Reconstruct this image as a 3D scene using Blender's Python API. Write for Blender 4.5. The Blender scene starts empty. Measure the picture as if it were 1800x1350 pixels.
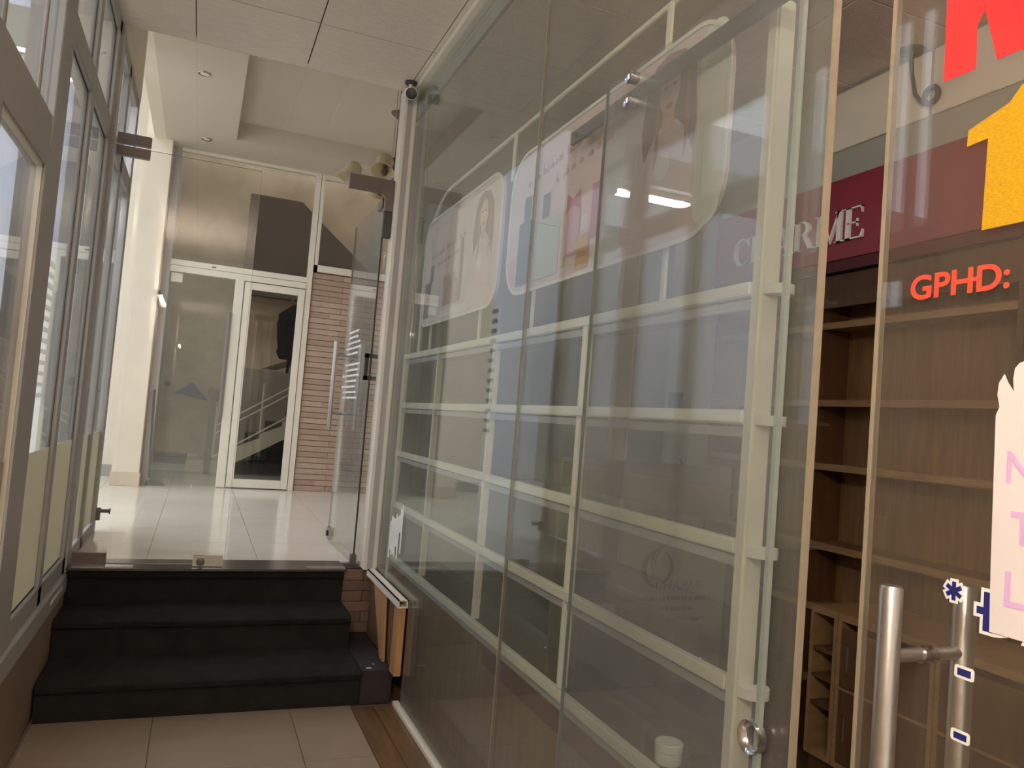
import bpy, bmesh, math, random
from mathutils import Vector, Matrix
random.seed(7)
S = bpy.context.scene
C = S.collection
PI = math.pi

# ------------------------------------------------------------------ camera
YAW, PITCH, ROLL, FPX = 0.379443, 0.050295, -0.080161, 1368.64
def make_camera():
    f = Vector((math.sin(YAW)*math.cos(PITCH), math.cos(YAW)*math.cos(PITCH), math.sin(PITCH)))
    r = Vector((math.cos(YAW), -math.sin(YAW), 0)); d = f.cross(r)
    r2 = math.cos(ROLL)*r + math.sin(ROLL)*d
    d2 = -math.sin(ROLL)*r + math.cos(ROLL)*d
    cam = bpy.data.cameras.new('camera'); o = bpy.data.objects.new('camera', cam); C.objects.link(o)
    m = Matrix((r2, -d2, -f)).transposed().to_4x4(); m.translation = (0, 0, 1.45)
    o.matrix_world = m
    cam.sensor_fit = 'HORIZONTAL'; cam.sensor_width = 36; cam.lens = FPX/1800*36
    cam.clip_start = 0.02; cam.clip_end = 200
    S.camera = o
make_camera()

# ------------------------------------------------------------------ world and exposure
W = bpy.data.worlds.new('overcast_sky'); S.world = W; W.use_nodes = True
bg = W.node_tree.nodes['Background']
bg.inputs[0].default_value = (0.84, 0.91, 1.0, 1); bg.inputs[1].default_value = 1.25
S.view_settings.view_transform = 'Standard'; S.view_settings.look = 'None'
S.view_settings.exposure = 1.2; S.view_settings.gamma = 1.0; S.view_settings.use_curve_mapping = False

# ------------------------------------------------------------------ materials
def lin(c):
    return tuple((x/255/12.92 if x/255 <= .04045 else ((x/255+.055)/1.055)**2.4) for x in c)
def mat(name, rgb, rough=.6, var=.0, scale=6., metal=0., bump=0., bscale=None, stretch=None, spec=.5, rgb2=None):
    m = bpy.data.materials.new(name); m.use_nodes = True
    nt = m.node_tree; N = nt.nodes; L = nt.links
    b = N['Principled BSDF']; c = lin(rgb)
    b.inputs['Base Color'].default_value = (*c, 1); b.inputs['Roughness'].default_value = rough
    b.inputs['Metallic'].default_value = metal; b.inputs['Specular IOR Level'].default_value = spec
    if var or rgb2 or bump:
        g = N.new('ShaderNodeNewGeometry'); mp = N.new('ShaderNodeMapping')
        if stretch: mp.inputs['Scale'].default_value = stretch
        L.new(g.outputs['Position'], mp.inputs['Vector'])
        if var or rgb2:
            n = N.new('ShaderNodeTexNoise'); n.inputs['Scale'].default_value = scale
            n.inputs['Detail'].default_value = 5; n.inputs['Roughness'].default_value = .6
            L.new(mp.outputs[0], n.inputs['Vector'])
            r = N.new('ShaderNodeValToRGB'); r.color_ramp.elements[0].position = .3; r.color_ramp.elements[1].position = .7
            a = lin(rgb2) if rgb2 else tuple(x*(1-var) for x in c)
            e = c if rgb2 else tuple(min(1, x*(1+var)) for x in c)
            r.color_ramp.elements[0].color = (*a, 1); r.color_ramp.elements[1].color = (*e, 1)
            L.new(n.outputs[0], r.inputs[0]); L.new(r.outputs[0], b.inputs['Base Color'])
        if bump:
            n2 = N.new('ShaderNodeTexNoise'); n2.inputs['Scale'].default_value = bscale or scale*6
            L.new(mp.outputs[0], n2.inputs['Vector'])
            bp = N.new('ShaderNodeBump'); bp.inputs['Strength'].default_value = bump; bp.inputs['Distance'].default_value = .01
            L.new(n2.outputs[0], bp.inputs['Height']); L.new(bp.outputs[0], b.inputs['Normal'])
    return m
def glass(name, tint=(.90, .94, .91), dust=.03, dustc=(200, 205, 195), refl=1.0, rough=0.0):
    """thin architectural sheet glass: clear transmission, Schlick reflection, a film of dust"""
    m = bpy.data.materials.new(name); m.use_nodes = True
    nt = m.node_tree; N = nt.nodes; L = nt.links; N.clear()
    out = N.new('ShaderNodeOutputMaterial')
    tr = N.new('ShaderNodeBsdfTransparent'); tr.inputs[0].default_value = (*tint, 1)
    gl = N.new('ShaderNodeBsdfGlossy'); gl.inputs['Roughness'].default_value = rough; gl.inputs[0].default_value = (.95, .97, .96, 1)
    df = N.new('ShaderNodeBsdfDiffuse'); df.inputs[0].default_value = (*lin(dustc), 1)
    g = N.new('ShaderNodeNewGeometry')
    dot = N.new('ShaderNodeVectorMath'); dot.operation = 'DOT_PRODUCT'
    L.new(g.outputs['Normal'], dot.inputs[0]); L.new(g.outputs['Incoming'], dot.inputs[1])
    def mth(op, a, b=None):
        n = N.new('ShaderNodeMath'); n.operation = op
        for i, v in enumerate((a, b)):
            if v is None: continue
            if isinstance(v, (int, float)): n.inputs[i].default_value = v
            else: L.new(v, n.inputs[i])
        return n.outputs[0]
    ab = mth('ABSOLUTE', dot.outputs['Value'])
    fr = mth('MULTIPLY_ADD', mth('POWER', mth('SUBTRACT', 1.0, ab), 5.0), .958*refl)
    fr.node.inputs[2].default_value = .042*refl
    nz = N.new('ShaderNodeTexNoise'); nz.inputs['Scale'].default_value = 2.2; nz.inputs['Detail'].default_value = 6
    L.new(g.outputs['Position'], nz.inputs['Vector'])
    du = mth('MULTIPLY', nz.outputs[0], dust*2)
    m1 = N.new('ShaderNodeMixShader'); L.new(du, m1.inputs[0]); L.new(tr.outputs[0], m1.inputs[1]); L.new(df.outputs[0], m1.inputs[2])
    m2 = N.new('ShaderNodeMixShader'); L.new(fr, m2.inputs[0]); L.new(m1.outputs[0], m2.inputs[1]); L.new(gl.outputs[0], m2.inputs[2])
    L.new(m2.outputs[0], out.inputs[0])
    return m
def film_mat(name, rgb, trans=.5):
    m = bpy.data.materials.new(name); m.use_nodes = True
    nt = m.node_tree; N = nt.nodes; L = nt.links; N.clear()
    out = N.new('ShaderNodeOutputMaterial')
    a = N.new('ShaderNodeBsdfDiffuse'); b = N.new('ShaderNodeBsdfTranslucent')
    a.inputs[0].default_value = b.inputs[0].default_value = (*lin(rgb), 1)
    mx = N.new('ShaderNodeMixShader'); mx.inputs[0].default_value = trans
    L.new(a.outputs[0], mx.inputs[1]); L.new(b.outputs[0], mx.inputs[2]); L.new(mx.outputs[0], out.inputs[0])
    return m
def emit(name, rgb, st):
    m = bpy.data.materials.new(name); m.use_nodes = True
    b = m.node_tree.nodes['Principled BSDF']
    b.inputs['Base Color'].default_value = (*lin(rgb), 1)
    b.inputs['Emission Color'].default_value = (*lin(rgb), 1); b.inputs['Emission Strength'].default_value = st
    return m
def wood(name, rgb, rgb2, stretch=(12, 12, 1.2), rough=.5):
    return mat(name, rgb, rough, rgb2=rgb2, scale=3., stretch=stretch, bump=.08, bscale=12)

M = dict(
    alum=mat('aluminium_grey', (172, 167, 165), .55, .05, 3, .05, spec=.35),
    alum_dark=mat('aluminium_rebate', (96, 92, 92), .5),
    alum_white=mat('aluminium_white', (226, 217, 200), .4, .04, 4),
    gasket=mat('rubber_gasket', (48, 48, 52), .7),
    plaster=mat('plaster_white', (226, 214, 196), .85, .05, 2.5, bump=.05, bscale=30),
    plaster_b=mat('plaster_beige', (205, 190, 168), .85, .06, 2),
    plaster_st=mat('plaster_stained', (206, 182, 150), .9, rgb2=(176, 152, 124), scale=1.6),
    plaster_gr=mat('plaster_grey', (164, 161, 152), .85, .06, 2),
    ceil_tile=mat('ceiling_tile', (230, 217, 206), .9, .05, 14, bump=.35, bscale=70, stretch=(1, 2.5, 1)),
    ceil_lobby=mat('ceiling_paint', (206, 193, 177), .85, .02, 2),
    seam=mat('dark_seam', (70, 62, 56), .9),
    floor_tile=mat('floor_tile_beige', (148, 130, 111), .32, .05, 5),
    lobby_tile=mat('lobby_tile_white', (226, 216, 200), .14, .03, 3),
    grout=mat('grout', (120, 108, 94), .9),
    plank=wood('floor_plank_brown', (122, 92, 60), (92, 66, 40), (12, 1.2, 12), .35),
    knee=mat('knee_wall_brown', (140, 116, 96), .6, .08, 3),
    carpet=mat('black_carpet', (35, 33, 30), .95, .25, 9, bump=.3, bscale=220, spec=.15),
    carpet_b=mat('black_carpet_block', (52, 46, 46), .9, .15, 9, bump=.2, bscale=200, spec=.2),
    granite=mat('granite_dark', (66, 62, 60), .2, .25, 60),
    steel=mat('brushed_steel', (176, 170, 164), .28, .05, 30, .9),
    steel_d=mat('patch_fitting_bronze', (112, 100, 96), .35, .05, 20, .7),
    chrome=mat('chrome', (200, 200, 205), .12, metal=1.),
    brick=[mat('brick_tile_%d' % i, c, .75, .06, 12, bump=.15, bscale=60) for i, c in enumerate(((176, 150, 130), (168, 142, 122), (182, 157, 137)))],
    mortar=mat('mortar', (112, 90, 76), .95),
    brick_k=[mat('brick_brown_%d' % i, c, .75, .08, 12, bump=.15, bscale=60) for i, c in enumerate(((112, 86, 68), (104, 80, 62), (120, 92, 74)))],
    mortar_k=mat('mortar_dark', (60, 46, 38), .95),
    ply=wood('plywood', (186, 142, 98), (160, 116, 76)),
    ply_d=wood('board_dark', (112, 84, 62), (92, 66, 48)),
    wood=wood('shelf_wood', (128, 96, 58), (104, 76, 46)),
    wood_l=wood('shelf_edge_wood', (148, 116, 78), (128, 98, 64), (2, 2, 12)),
    wood_d=wood('cabinet_wood_dark', (96, 64, 36), (74, 48, 28)),
    sign=mat('sign_burgundy', (138, 34, 52), .35),
    sign_d=mat('sign_underside', (84, 30, 36), .6),
    white=mat('white_plastic', (232, 228, 218), .4),
    rack=mat('rack_white_enamel', (232, 226, 206), .35, .02, 5),
    letter_w=mat('letter_white', (240, 236, 232), .4),
    red=mat('vinyl_red', (236, 40, 48), .45, rgb2=(244, 60, 52), scale=5),
    orange=mat('vinyl_orange_red', (226, 74, 48), .6, .08, 90),
    yellow=mat('glitter_gold', (222, 172, 30), .35, rgb2=(196, 144, 14), scale=160, metal=.2, stretch=(1, 1, 3)),
    navy=mat('vinyl_navy', (32, 34, 104), .4),
    paper=mat('paper', (214, 204, 200), .9, .02, 4),
    pinkink=mat('pink_ink', (208, 168, 206), .9),
    black=mat('black_plastic', (34, 32, 32), .4),
    bronze=mat('chandelier_bronze', (84, 68, 58), .4, .1, 20, .5),
    shade=film_mat('frosted_glass_shade', (220, 206, 176), .5),
    film=film_mat('cream_frosted_film', (222, 214, 194), .5),
    fabric_k=mat('black_jacket_cloth', (26, 26, 30), .8, .2, 12, bump=.3, bscale=40, spec=.2),
    stair_dark=mat('stair_terrazzo_dark', (78, 72, 66), .6, .1, 20),
    stair_white=mat('stair_stringer_white', (196, 184, 158), .8, .06, 4),
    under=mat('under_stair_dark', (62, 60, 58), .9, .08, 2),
    brown_w=mat('parapet_brown', (104, 88, 76), .85, .05, 2),
    blue_p=mat('poster_blue', (52, 62, 128), .8),
    grey_p=mat('poster_grey', (176, 176, 182), .8),
    dgrey=mat('dark_grey_paint', (72, 68, 66), .7),
    rail_w=mat('railing_white', (210, 202, 184), .5),
    rail_b=mat('handrail_wood', (92, 70, 58), .5),
    maroon=mat('maroon_vinyl', (92, 40, 40), .6),
    board_gr=mat('board_grey', (128, 124, 104), .7, .03, 2),
    ink=mat('ink_dark', (66, 62, 54), .7),
    ground=mat('outdoor_paving', (200, 194, 170), .9, .05, 2),
    gate=mat('gate_white', (226, 226, 222), .6),
    tube=emit('fluorescent_tube', (235, 240, 255), 60),
    g_wall=glass('glass_green_tint', (.948, .966, .948), .085, (196, 194, 184), .8),
    g_slide=glass('glass_sliding', (.958, .968, .966), .085, (198, 200, 204), .8),
    g_door=glass('glass_clear', (.975, .98, .972), .004),
    g_part=glass('glass_partition', (.98, .983, .978), .003, refl=.45),
    g_entr=glass('glass_entrance', (.965, .965, .955), .05, (206, 184, 162), .9),
    g_win=glass('glass_window', (.965, .975, .985), .05, (205, 208, 218)),
    g_edge=mat('glass_polished_edge', (146, 132, 112), .5, .06, 30, spec=.3),
    g_edge_g=mat('glass_edge_grey', (128, 134, 126), .4, .06, 30),
    g_edge_d=mat('glass_edge_dark', (40, 52, 48), .2),
    g_shelf=glass('glass_shelf', (.95, .97, .95), .02),
)

# ------------------------------------------------------------------ mesh helpers
ORG = {}
class MB:
    def __init__(s): s.v = []; s.f = []
    def box(s, lo, hi):
        n = len(s.v); (a, b, c), (d, e, g) = lo, hi
        s.v += [(a,b,c),(d,b,c),(d,e,c),(a,e,c),(a,b,g),(d,b,g),(d,e,g),(a,e,g)]
        s.f += [tuple(n+i for i in q) for q in ((3,2,1,0),(4,5,6,7),(0,1,5,4),(1,2,6,5),(2,3,7,6),(3,0,4,7))]
        return s
    def prism(s, poly, ax, lo, hi):
        """polygon in the two axes other than ax, extruded along ax"""
        n = len(s.v); k = len(poly)
        def pt(p, t):
            q = list(p); q.insert(ax, t); return tuple(q)
        s.v += [pt(p, lo) for p in poly] + [pt(p, hi) for p in poly]
        s.f.append(tuple(n+i for i in range(k))); s.f.append(tuple(n+k+i for i in reversed(range(k))))
        for i in range(k):
            j = (i+1) % k; s.f.append((n+i, n+k+i, n+k+j, n+j))
        return s
    def hexa(s, p8):
        n = len(s.v); s.v += [tuple(p) for p in p8]
        s.f += [tuple(n+i for i in q) for q in ((3,2,1,0),(4,5,6,7),(0,1,5,4),(1,2,6,5),(2,3,7,6),(3,0,4,7))]
        return s
    def tube(s, pts, r, seg=10, closed=False):
        pts = [Vector(p) for p in pts]; n = len(s.v); k = len(pts)
        rs = r if isinstance(r, (list, tuple)) else [r]*k
        up = None
        for i, p in enumerate(pts):
            if closed: t = (pts[(i+1) % k]-pts[i-1])
            else: t = (pts[min(i+1, k-1)]-pts[max(i-1, 0)])
            t.normalize()
            if up is None:
                up = Vector((0,0,1)) if abs(t.z) < .9 else Vector((1,0,0))
            up = (up - t*up.dot(t)).normalized(); q = t.cross(up)
            for j in range(seg):
                a = 2*PI*j/seg; s.v.append(tuple(p + rs[i]*(math.cos(a)*up + math.sin(a)*q)))
        for i in range(k if closed else k-1):
            i2 = (i+1) % k
            for j in range(seg):
                s.f.append((n+i*seg+j, n+i*seg+(j+1) % seg, n+i2*seg+(j+1) % seg, n+i2*seg+j))
        if not closed:
            s.f.append(tuple(n+j for j in reversed(range(seg)))); s.f.append(tuple(n+(k-1)*seg+j for j in range(seg)))
        return s
    def lathe(s, prof, c, ax=(0,0,1), seg=16):
        ax = Vector(ax).normalized(); c = Vector(c)
        e1 = ax.orthogonal().normalized(); e2 = ax.cross(e1); n = len(s.v); k = len(prof)
        for (r, h) in prof:
            for j in range(seg):
                a = 2*PI*j/seg; s.v.append(tuple(c + ax*h + max(r, 1e-4)*(math.cos(a)*e1+math.sin(a)*e2)))
        for i in range(k-1):
            for j in range(seg):
                s.f.append((n+i*seg+j, n+i*seg+(j+1) % seg, n+(i+1)*seg+(j+1) % seg, n+(i+1)*seg+j))
        s.f.append(tuple(n+j for j in reversed(range(seg)))); s.f.append(tuple(n+(k-1)*seg+j for j in range(seg)))
        return s
    def add(s, v, f):
        n = len(s.v); s.v += [tuple(p) for p in v]; s.f += [tuple(n+i for i in q) for q in f]; return s
    def build(s, name, m, parent=None, label=None, cat=None, group=None, kind=None, bev=0, base=None):
        vs = [Vector(p) for p in s.v]
        if parent is not None: o0 = ORG[parent.name]
        elif base is not None: o0 = Vector(base)
        else:
            xs = [p.x for p in vs]; ys = [p.y for p in vs]
            o0 = Vector(((min(xs)+max(xs))/2, (min(ys)+max(ys))/2, min(p.z for p in vs)))
        me = bpy.data.meshes.new(name); me.from_pydata([tuple(p-o0) for p in vs], [], s.f); me.update()
        bm = bmesh.new(); bm.from_mesh(me); bmesh.ops.recalc_face_normals(bm, faces=bm.faces)
        if bev: bmesh.ops.bevel(bm, geom=bm.edges, offset=bev, segments=2, affect='EDGES', clamp_overlap=True)
        bm.to_mesh(me); bm.free()
        me.shade_smooth(); me.set_sharp_from_angle(angle=math.radians(38))
        o = bpy.data.objects.new(name, me); C.objects.link(o)
        me.materials.append(M[m] if isinstance(m, str) else m)
        if parent is not None: o.parent = parent; ORG[o.name] = ORG[parent.name]
        else: o.location = o0; ORG[o.name] = o0
        tag(o, label, cat, group, kind)
        return o
def tag(o, label=None, cat=None, group=None, kind=None):
    for k, v in (('label', label), ('category', cat), ('group', group), ('kind', kind)):
        if v: o[k] = v
    return o
def E(name, loc, label=None, cat=None, group=None, kind=None):
    o = bpy.data.objects.new(name, None); C.objects.link(o); o.location = loc; o.empty_display_size = .1
    ORG[o.name] = Vector(loc); return tag(o, label, cat, group, kind)
def box(name, lo, hi, m, parent=None, **k):
    return MB().box(lo, hi).build(name, m, parent, **k)
def piece(name, me, loc, parent, rot=None):
    o = bpy.data.objects.new(name, me); C.objects.link(o); o.parent = parent
    o.location = Vector(loc)-ORG[parent.name]; ORG[o.name] = ORG[parent.name]
    if rot: o.rotation_euler = rot
    return o
def block_mesh(name, sx, sy, sz, m, bev=.0):
    mb = MB().box((-sx/2, -sy/2, -sz/2), (sx/2, sy/2, sz/2))
    me = bpy.data.meshes.new(name); me.from_pydata(mb.v, [], mb.f); me.update()
    if bev:
        bm = bmesh.new(); bm.from_mesh(me); bmesh.ops.bevel(bm, geom=bm.edges, offset=bev, segments=1, affect='EDGES'); bm.to_mesh(me); bm.free()
    me.materials.append(M[m] if isinstance(m, str) else m); return me
def rrect(u0, u1, v0, v1, r, n=8):
    p = []
    for cu, cv, a0 in ((u1-r, v1-r, 0), (u0+r, v1-r, 90), (u0+r, v0+r, 180), (u1-r, v0+r, 270)):
        for i in range(n+1):
            a = math.radians(a0+90*i/n); p.append((cu+r*math.cos(a), cv+r*math.sin(a)))
    return p
def ell(cu, cv, ru, rv, n=20):
    return [(cu+ru*math.cos(2*PI*i/n), cv+rv*math.sin(2*PI*i/n)) for i in range(n)]
def text_mesh(s, bold=0.0):
    cu = bpy.data.curves.new('t', 'FONT'); cu.body = s; cu.offset = bold; cu.extrude = .02; cu.resolution_u = 4
    o = bpy.data.objects.new('t', cu); C.objects.link(o)
    bpy.context.view_layer.update(); dg = bpy.context.evaluated_depsgraph_get()
    me = bpy.data.meshes.new_from_object(o.evaluated_get(dg))
    v = [tuple(p.co) for p in me.vertices]; f = [tuple(p.vertices) for p in me.polygons]
    bpy.data.objects.remove(o); bpy.data.curves.remove(cu); bpy.data.meshes.remove(me)
    return v, f
def text_on(mb, s, u0, u1, v0, v1, place, bold=0.0, depth=.002, pad=0.0):
    """fit the string into the rectangle; place(u, v, w) maps to world, w outwards"""
    v, f = text_mesh(s, bold)
    xs = [p[0] for p in v]; ys = [p[1] for p in v]
    a, b, c, d = min(xs), max(xs), min(ys), max(ys)
    out = [place(u0+(p[0]-a)/(b-a)*(u1-u0), v0+(p[1]-c)/(d-c)*(v1-v0), depth*(p[2]/.04+.5)) for p in v]
    return mb.add(out, f)

# ================================================================== dimensions
ZF, YD, YF, GX, LW, ZC = .525, 4.62, 8.84, 1.05, -.56, 3.41

# ================================================================== ground and corridor floor
box('floor_outside', (-12, -8, -.12), (-.62, 16, -.04), 'ground', kind='structure', label='pale paving of the open yard beyond the window wall')
box('floor_street', (-.62, -8, -.12), (4, -2.6, -.04), 'ground', kind='structure', label='pale paving in front of the corridor')
fl = box('floor', (-.56, -2.6, -.06), (1.05, 4.8, -.006), 'grout', kind='structure', label='beige tiled corridor floor below the black steps')
tm = block_mesh('tile', .594, .594, .012, 'floor_tile', .0015)
tme = block_mesh('tile_cut', .472, .594, .012, 'floor_tile', .0015)
tmr = block_mesh('tile_cut', .288, .594, .012, 'floor_tile', .0015)
for j in range(11):
    y = 3.31+.3 - .6*j
    piece('tile', tme, (-.297, y, -.006), fl)
    piece('tile', tm, (.24, y, -.006), fl)
    piece('tile', tmr, (.684, y, -.006), fl)
for x0, x1 in ((.831, .935), (.938, 1.03)):
    for y0, y1 in ((2.2, 3.86), (.7, 2.197), (-2.5, .697)):
        box('plank', (x0, y0, -.008), (x1, y1, .001), 'plank', fl, bev=.001)

box('wall_sky_block', (-14, -9.5, -.12), (14, -9.0, 9), 'plaster_b', kind='structure', label='beige building front added across the street to block the sky')  # added unseen wall; keeps bright sky out of the partition reflections

# ================================================================== entrance steps
st = E('entrance_steps', (.17, 4.2, 0), 'three black carpeted steps climbing to the glass doors', 'steps')
for y, z0, z1, x0, x1 in ((3.87, 0, .168, -.535, .868), (4.245, .168, .345, -.54, .87), (4.56, .345, .519, -.545, .872)):
    mb = MB(); n = 10
    prof = [(y+.02, z0), (y+.018, z1-.05), (y, z1-.035), (y-.004, z1-.012), (y+.012, z1), (4.82, z1), (4.82, z0)]
    mb.prism(prof, 0, x0, x1); mb.build('step', 'carpet', st)
bl = MB().box((.872, 3.885, 0), (1.03, 4.56, .163)).build('step_block', 'carpet_b', None, 'low dark block filling the gap between bottom step and glass wall', 'block', bev=.006)
for x0_, y0_, x1_, y1_ in ((.905, 3.93, .93, 3.94), (.95, 3.99, .957, 4.0)):
    MB().box((x0_, y0_, .1635), (x1_, y1_, .165)).build('paint_scrap', 'white', bl)
th = box('threshold', (-.55, 4.545, .5195), (.885, 4.82, .531), 'granite', label='dark granite threshold slab under the glass doors', cat='threshold', bev=.003)
for x0, x1 in ((-.53, -.24), (.66, .88)):
    MB().box((x0, 4.575, .5315), (x1, 4.64, .534)).build('floor_spring_cover', 'steel', None,
        'brushed steel floor spring plate on the threshold under ' + ('the closed leaf' if x0 < 0 else 'the open leaf'), 'door spring', 'floor spring plates', bev=.001)

# ================================================================== lobby floor
lf = box('floor_lobby', (-6, 4.8, .40), (2.7, 12.2, .519), 'grout', kind='structure', label='glossy white tiled lobby floor above the steps')
lt = block_mesh('tile', .597, .597, .012, 'lobby_tile')
for i in range(9):
    for j in range(12):
        piece('tile', lt, (.41-.3+.6*(i-5), 4.82+.31+.6*j, .519), lf)
for i in range(9, 13):
    for j in range(7):
        piece('tile', lt, (.41-.3+.6*(i-5), 4.82+.31+.6*j, .519), lf)

# ================================================================== left wall: knee wall, sill and glazing
wl = box('wall_left_low', (-.74, 2.2, 0), (-.545, 4.9, .41), 'knee', kind='structure', label='low brown wall under the left window sill', bev=.004)
MB().box((-.575, 4.1, .455), (-.536, 4.42, .468)).build('edge_strip', 'alum_white', wl)
box('wall_left_near', (-.74, -2.6, 0), (LW, 2.22, ZC), 'plaster_b', kind='structure', label='plain beige wall before the window wall')
T0, T1 = LW-.07, LW
wn = E('window_1', (-.6, 4, .41), 'grey aluminium window wall with tall panes along the corridor', kind='structure')
def fr(name, y0, y1, z0, z1, m='alum', x0=T0, x1=T1, p=wn, bev=.003):
    return box(name, (x0, y0, z0), (x1, y1, z1), m, p, bev=bev)
fr('sill', 2.22, 5.8, .41, .50, 'alum', LW-.1, LW+.02)
fr('bottom_rail', 2.22, 5.8, .50, .585)
fr('head_rail', 2.22, 5.8, 3.34, 3.41)
fr('mullion', 3.085, 3.295, .5, 3.41, 'alum', T0-.02, T1+.006)
fr('mullion', 2.22, 2.30, .5, 3.41)
fr('mullion', 3.865, 3.945, .5, 3.41)
fr('mullion', 4.52, 4.60, .5, 3.41)
fr('transom', 2.30, 3.085, 2.275, 2.385)
fr('transom', 3.295, 3.865, 2.76, 2.87); fr('transom', 3.945, 4.52, 2.76, 2.87)
fr('glazing_bar', 2.395, 2.425, 2.385, 3.34, 'alum', T0+.01, T1-.01); fr('glazing_bar', 2.885, 2.915, 2.385, 3.34, 'alum', T0+.01, T1-.01)
# gaskets give the dark lines beside the panes
for y0, y1, z0, z1 in ((3.295, 3.865, .585, 2.76), (3.945, 4.52, .585, 2.76), (3.295, 3.865, 2.87, 3.34), (3.945, 4.52, 2.87, 3.34), (2.30, 3.085, .585, 2.275)):
    g = MB(); t = .009; xa, xb = T1-.024, T1-.017
    g.box((xa, y0, z0), (xb, y0+t, z1)).box((xa, y1-t, z0), (xb, y1, z1)).box((xa, y0, z0), (xb, y1, z0+t)).box((xa, y0, z1-t), (xb, y1, z1))
    g.build('gasket', 'gasket', wn)
for y0, y1 in ((3.307, 3.853), (3.957, 4.508)):
    for z0, z1 in ((.597, 2.748), (2.882, 3.328)):
        fr('pane', y0, y1, z0, z1, 'g_win', T1-.024, T1-.017, bev=0)
    fr('frosted_film', y0, y1, .597, 1.19, 'film', T1-.0165, T1-.0158, bev=0)
for y0, y1 in ((2.30, 2.395), (2.425, 2.885), (2.915, 3.085)):
    fr('pane', y0, y1, 2.385, 3.34, 'g_win', T1-.024, T1-.017, bev=0)
# side hung sash in the near bay
sash = MB(); y0, y1, z0, z1, w = 2.31, 3.073, .597, 2.263, .075
sash.box((T1-.04, y0, z0), (T1+.012, y0+w, z1)).box((T1-.04, y1-w, z0), (T1+.012, y1, z1)).box((T1-.04, y0+w, z0), (T1+.012, y1-w, z0+w)).box((T1-.04, y0+w, z1-w), (T1+.012, y1-w, z1))
sash = sash.build('sash', 'alum', wn)
box('sash_pane', (T1-.02, y0+w, z0+w), (T1-.012, y1-w, z1-w), 'g_win', sash)
bd = MB(); b = .012; ya, yb, za, zb = y0+w, y1-w, z0+w, z1-w
bd.box((T1-.012, ya, za), (T1+.004, ya+b, zb)).box((T1-.012, yb-b, za), (T1+.004, yb, zb)).box((T1-.012, ya, za), (T1+.004, yb, za+b)).box((T1-.012, ya, zb-b), (T1+.004, yb, zb))
bd.build('glazing_bead', 'alum_white', sash)
box('frosted_film', (T1-.011, ya+b, za+b), (T1-.010, yb-b, 1.19), 'film', sash)
# lobby end of the window wall
fr('jamb_post', 4.60, 4.72, .5, 3.41, 'alum', T0-.02, T1+.01)
fr('mullion', 5.14, 5.22, .5, 3.41); fr('mullion', 5.70, 5.80, .525, 4.05, 'alum', T0-.02, T1+.006)
fr('transom', 4.72, 5.70, 2.76, 2.87)
for y0, y1 in ((4.72, 5.14), (5.22, 5.70)):
    for z0, z1 in ((.597, 2.76), (2.87, 3.34)):
        fr('pane', y0, y1, z0, z1, 'g_win', T1-.024, T1-.017, bev=0)
    fr('frosted_film', y0, y1, .597, 1.19, 'film', T1-.0165, T1-.0158, bev=0)
box('wall_left_head', (-.66, 4.62, 3.41), (-.55, 5.8, 4.05), 'plaster', kind='structure', label='white wall strip above the lobby end of the window wall')
hb = MB().box((-.575, 5.76, .60), (-.53, 5.80, .68)).lathe([(.012, 0), (.012, .05), (.02, .05), (.02, .058)], (-.53, 5.78, .66), (1, 0, 0)).build('latch', 'steel_d', wn)

bli = E('roller_blind', (-.80, 2.65, .45), 'beige fabric roller blind hanging behind the near sash', 'blind')
MB().box((-.806, 2.28, .45), (-.80, 3.12, 2.12)).build('cloth', film_mat('blind_cloth', (188, 172, 148), .3), bli)
MB().tube([(-.803, 2.28, .45), (-.803, 3.12, .45)], .012, 8).build('bottom_bar', 'alum', bli)
# yard beyond the window wall
box('wall_yard', (-4.3, -2, -.04), (-4.1, 14, 1.7), 'plaster_gr', kind='structure', label='pale boundary wall of the yard beyond the windows')
box('wall_sky_tone', (-14, 15.5, -.04), (-1.1, 15.7, 9), mat('sky_tone_paint', (186, 189, 200), .9, .04, 1), kind='structure', label='pale blue grey wall added to give the window panes a sky tone')  # added wall; its pale blue stands in for sky brightness behind the panes
gt = E('yard_gate', (-2.2, 13, -.04), 'white slatted metal gate seen through the window panes', 'gate')
MB().box((-2.23, 11.6, 1.15), (-2.19, 13.7, 3.3)).build('gate_panel', 'gate', gt)
cor = MB()
pts = [];  n = 42
for i in range(n+1):
    y = 11.6+2.1*i/n; pts.append((-2.17 if i % 2 else -2.20, y))
poly = pts + [(-2.25, 13.7), (-2.25, 11.6)]
cor.prism(poly, 2, .0, 1.15); cor.build('corrugated_panel', 'gate', gt)
for k in range(13):
    z = 1.28+.16*k
    box('slat', (-2.188, 11.6, z), (-2.14, 13.62, z+.05), 'dgrey', gt)
# canopy beam over the yard that carries the tube light
box('trim_1', (-4.1, 5.18, 3.38), (-.66, 5.46, 3.62), 'plaster_gr', kind='structure', label='concrete beam crossing the yard behind the windows')
tl = E('tube_light', (-1.29, 5.32, 3.38), 'twin fluorescent tube light under the yard beam', 'lamp')
MB().box((-1.72, 5.27, 3.335), (-.76, 5.37, 3.38)).build('housing', 'white', tl, bev=.004)
for dy in (-.028, .028):
    MB().tube([(-1.68, 5.32+dy, 3.315), (-.80, 5.32+dy, 3.315)], .013, 10).build('tube', 'tube', tl)
for x in (-1.70, -.78):
    MB().box((x-.012, 5.27, 3.295), (x+.012, 5.37, 3.335)).build('end_cap', 'white', tl)

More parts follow.
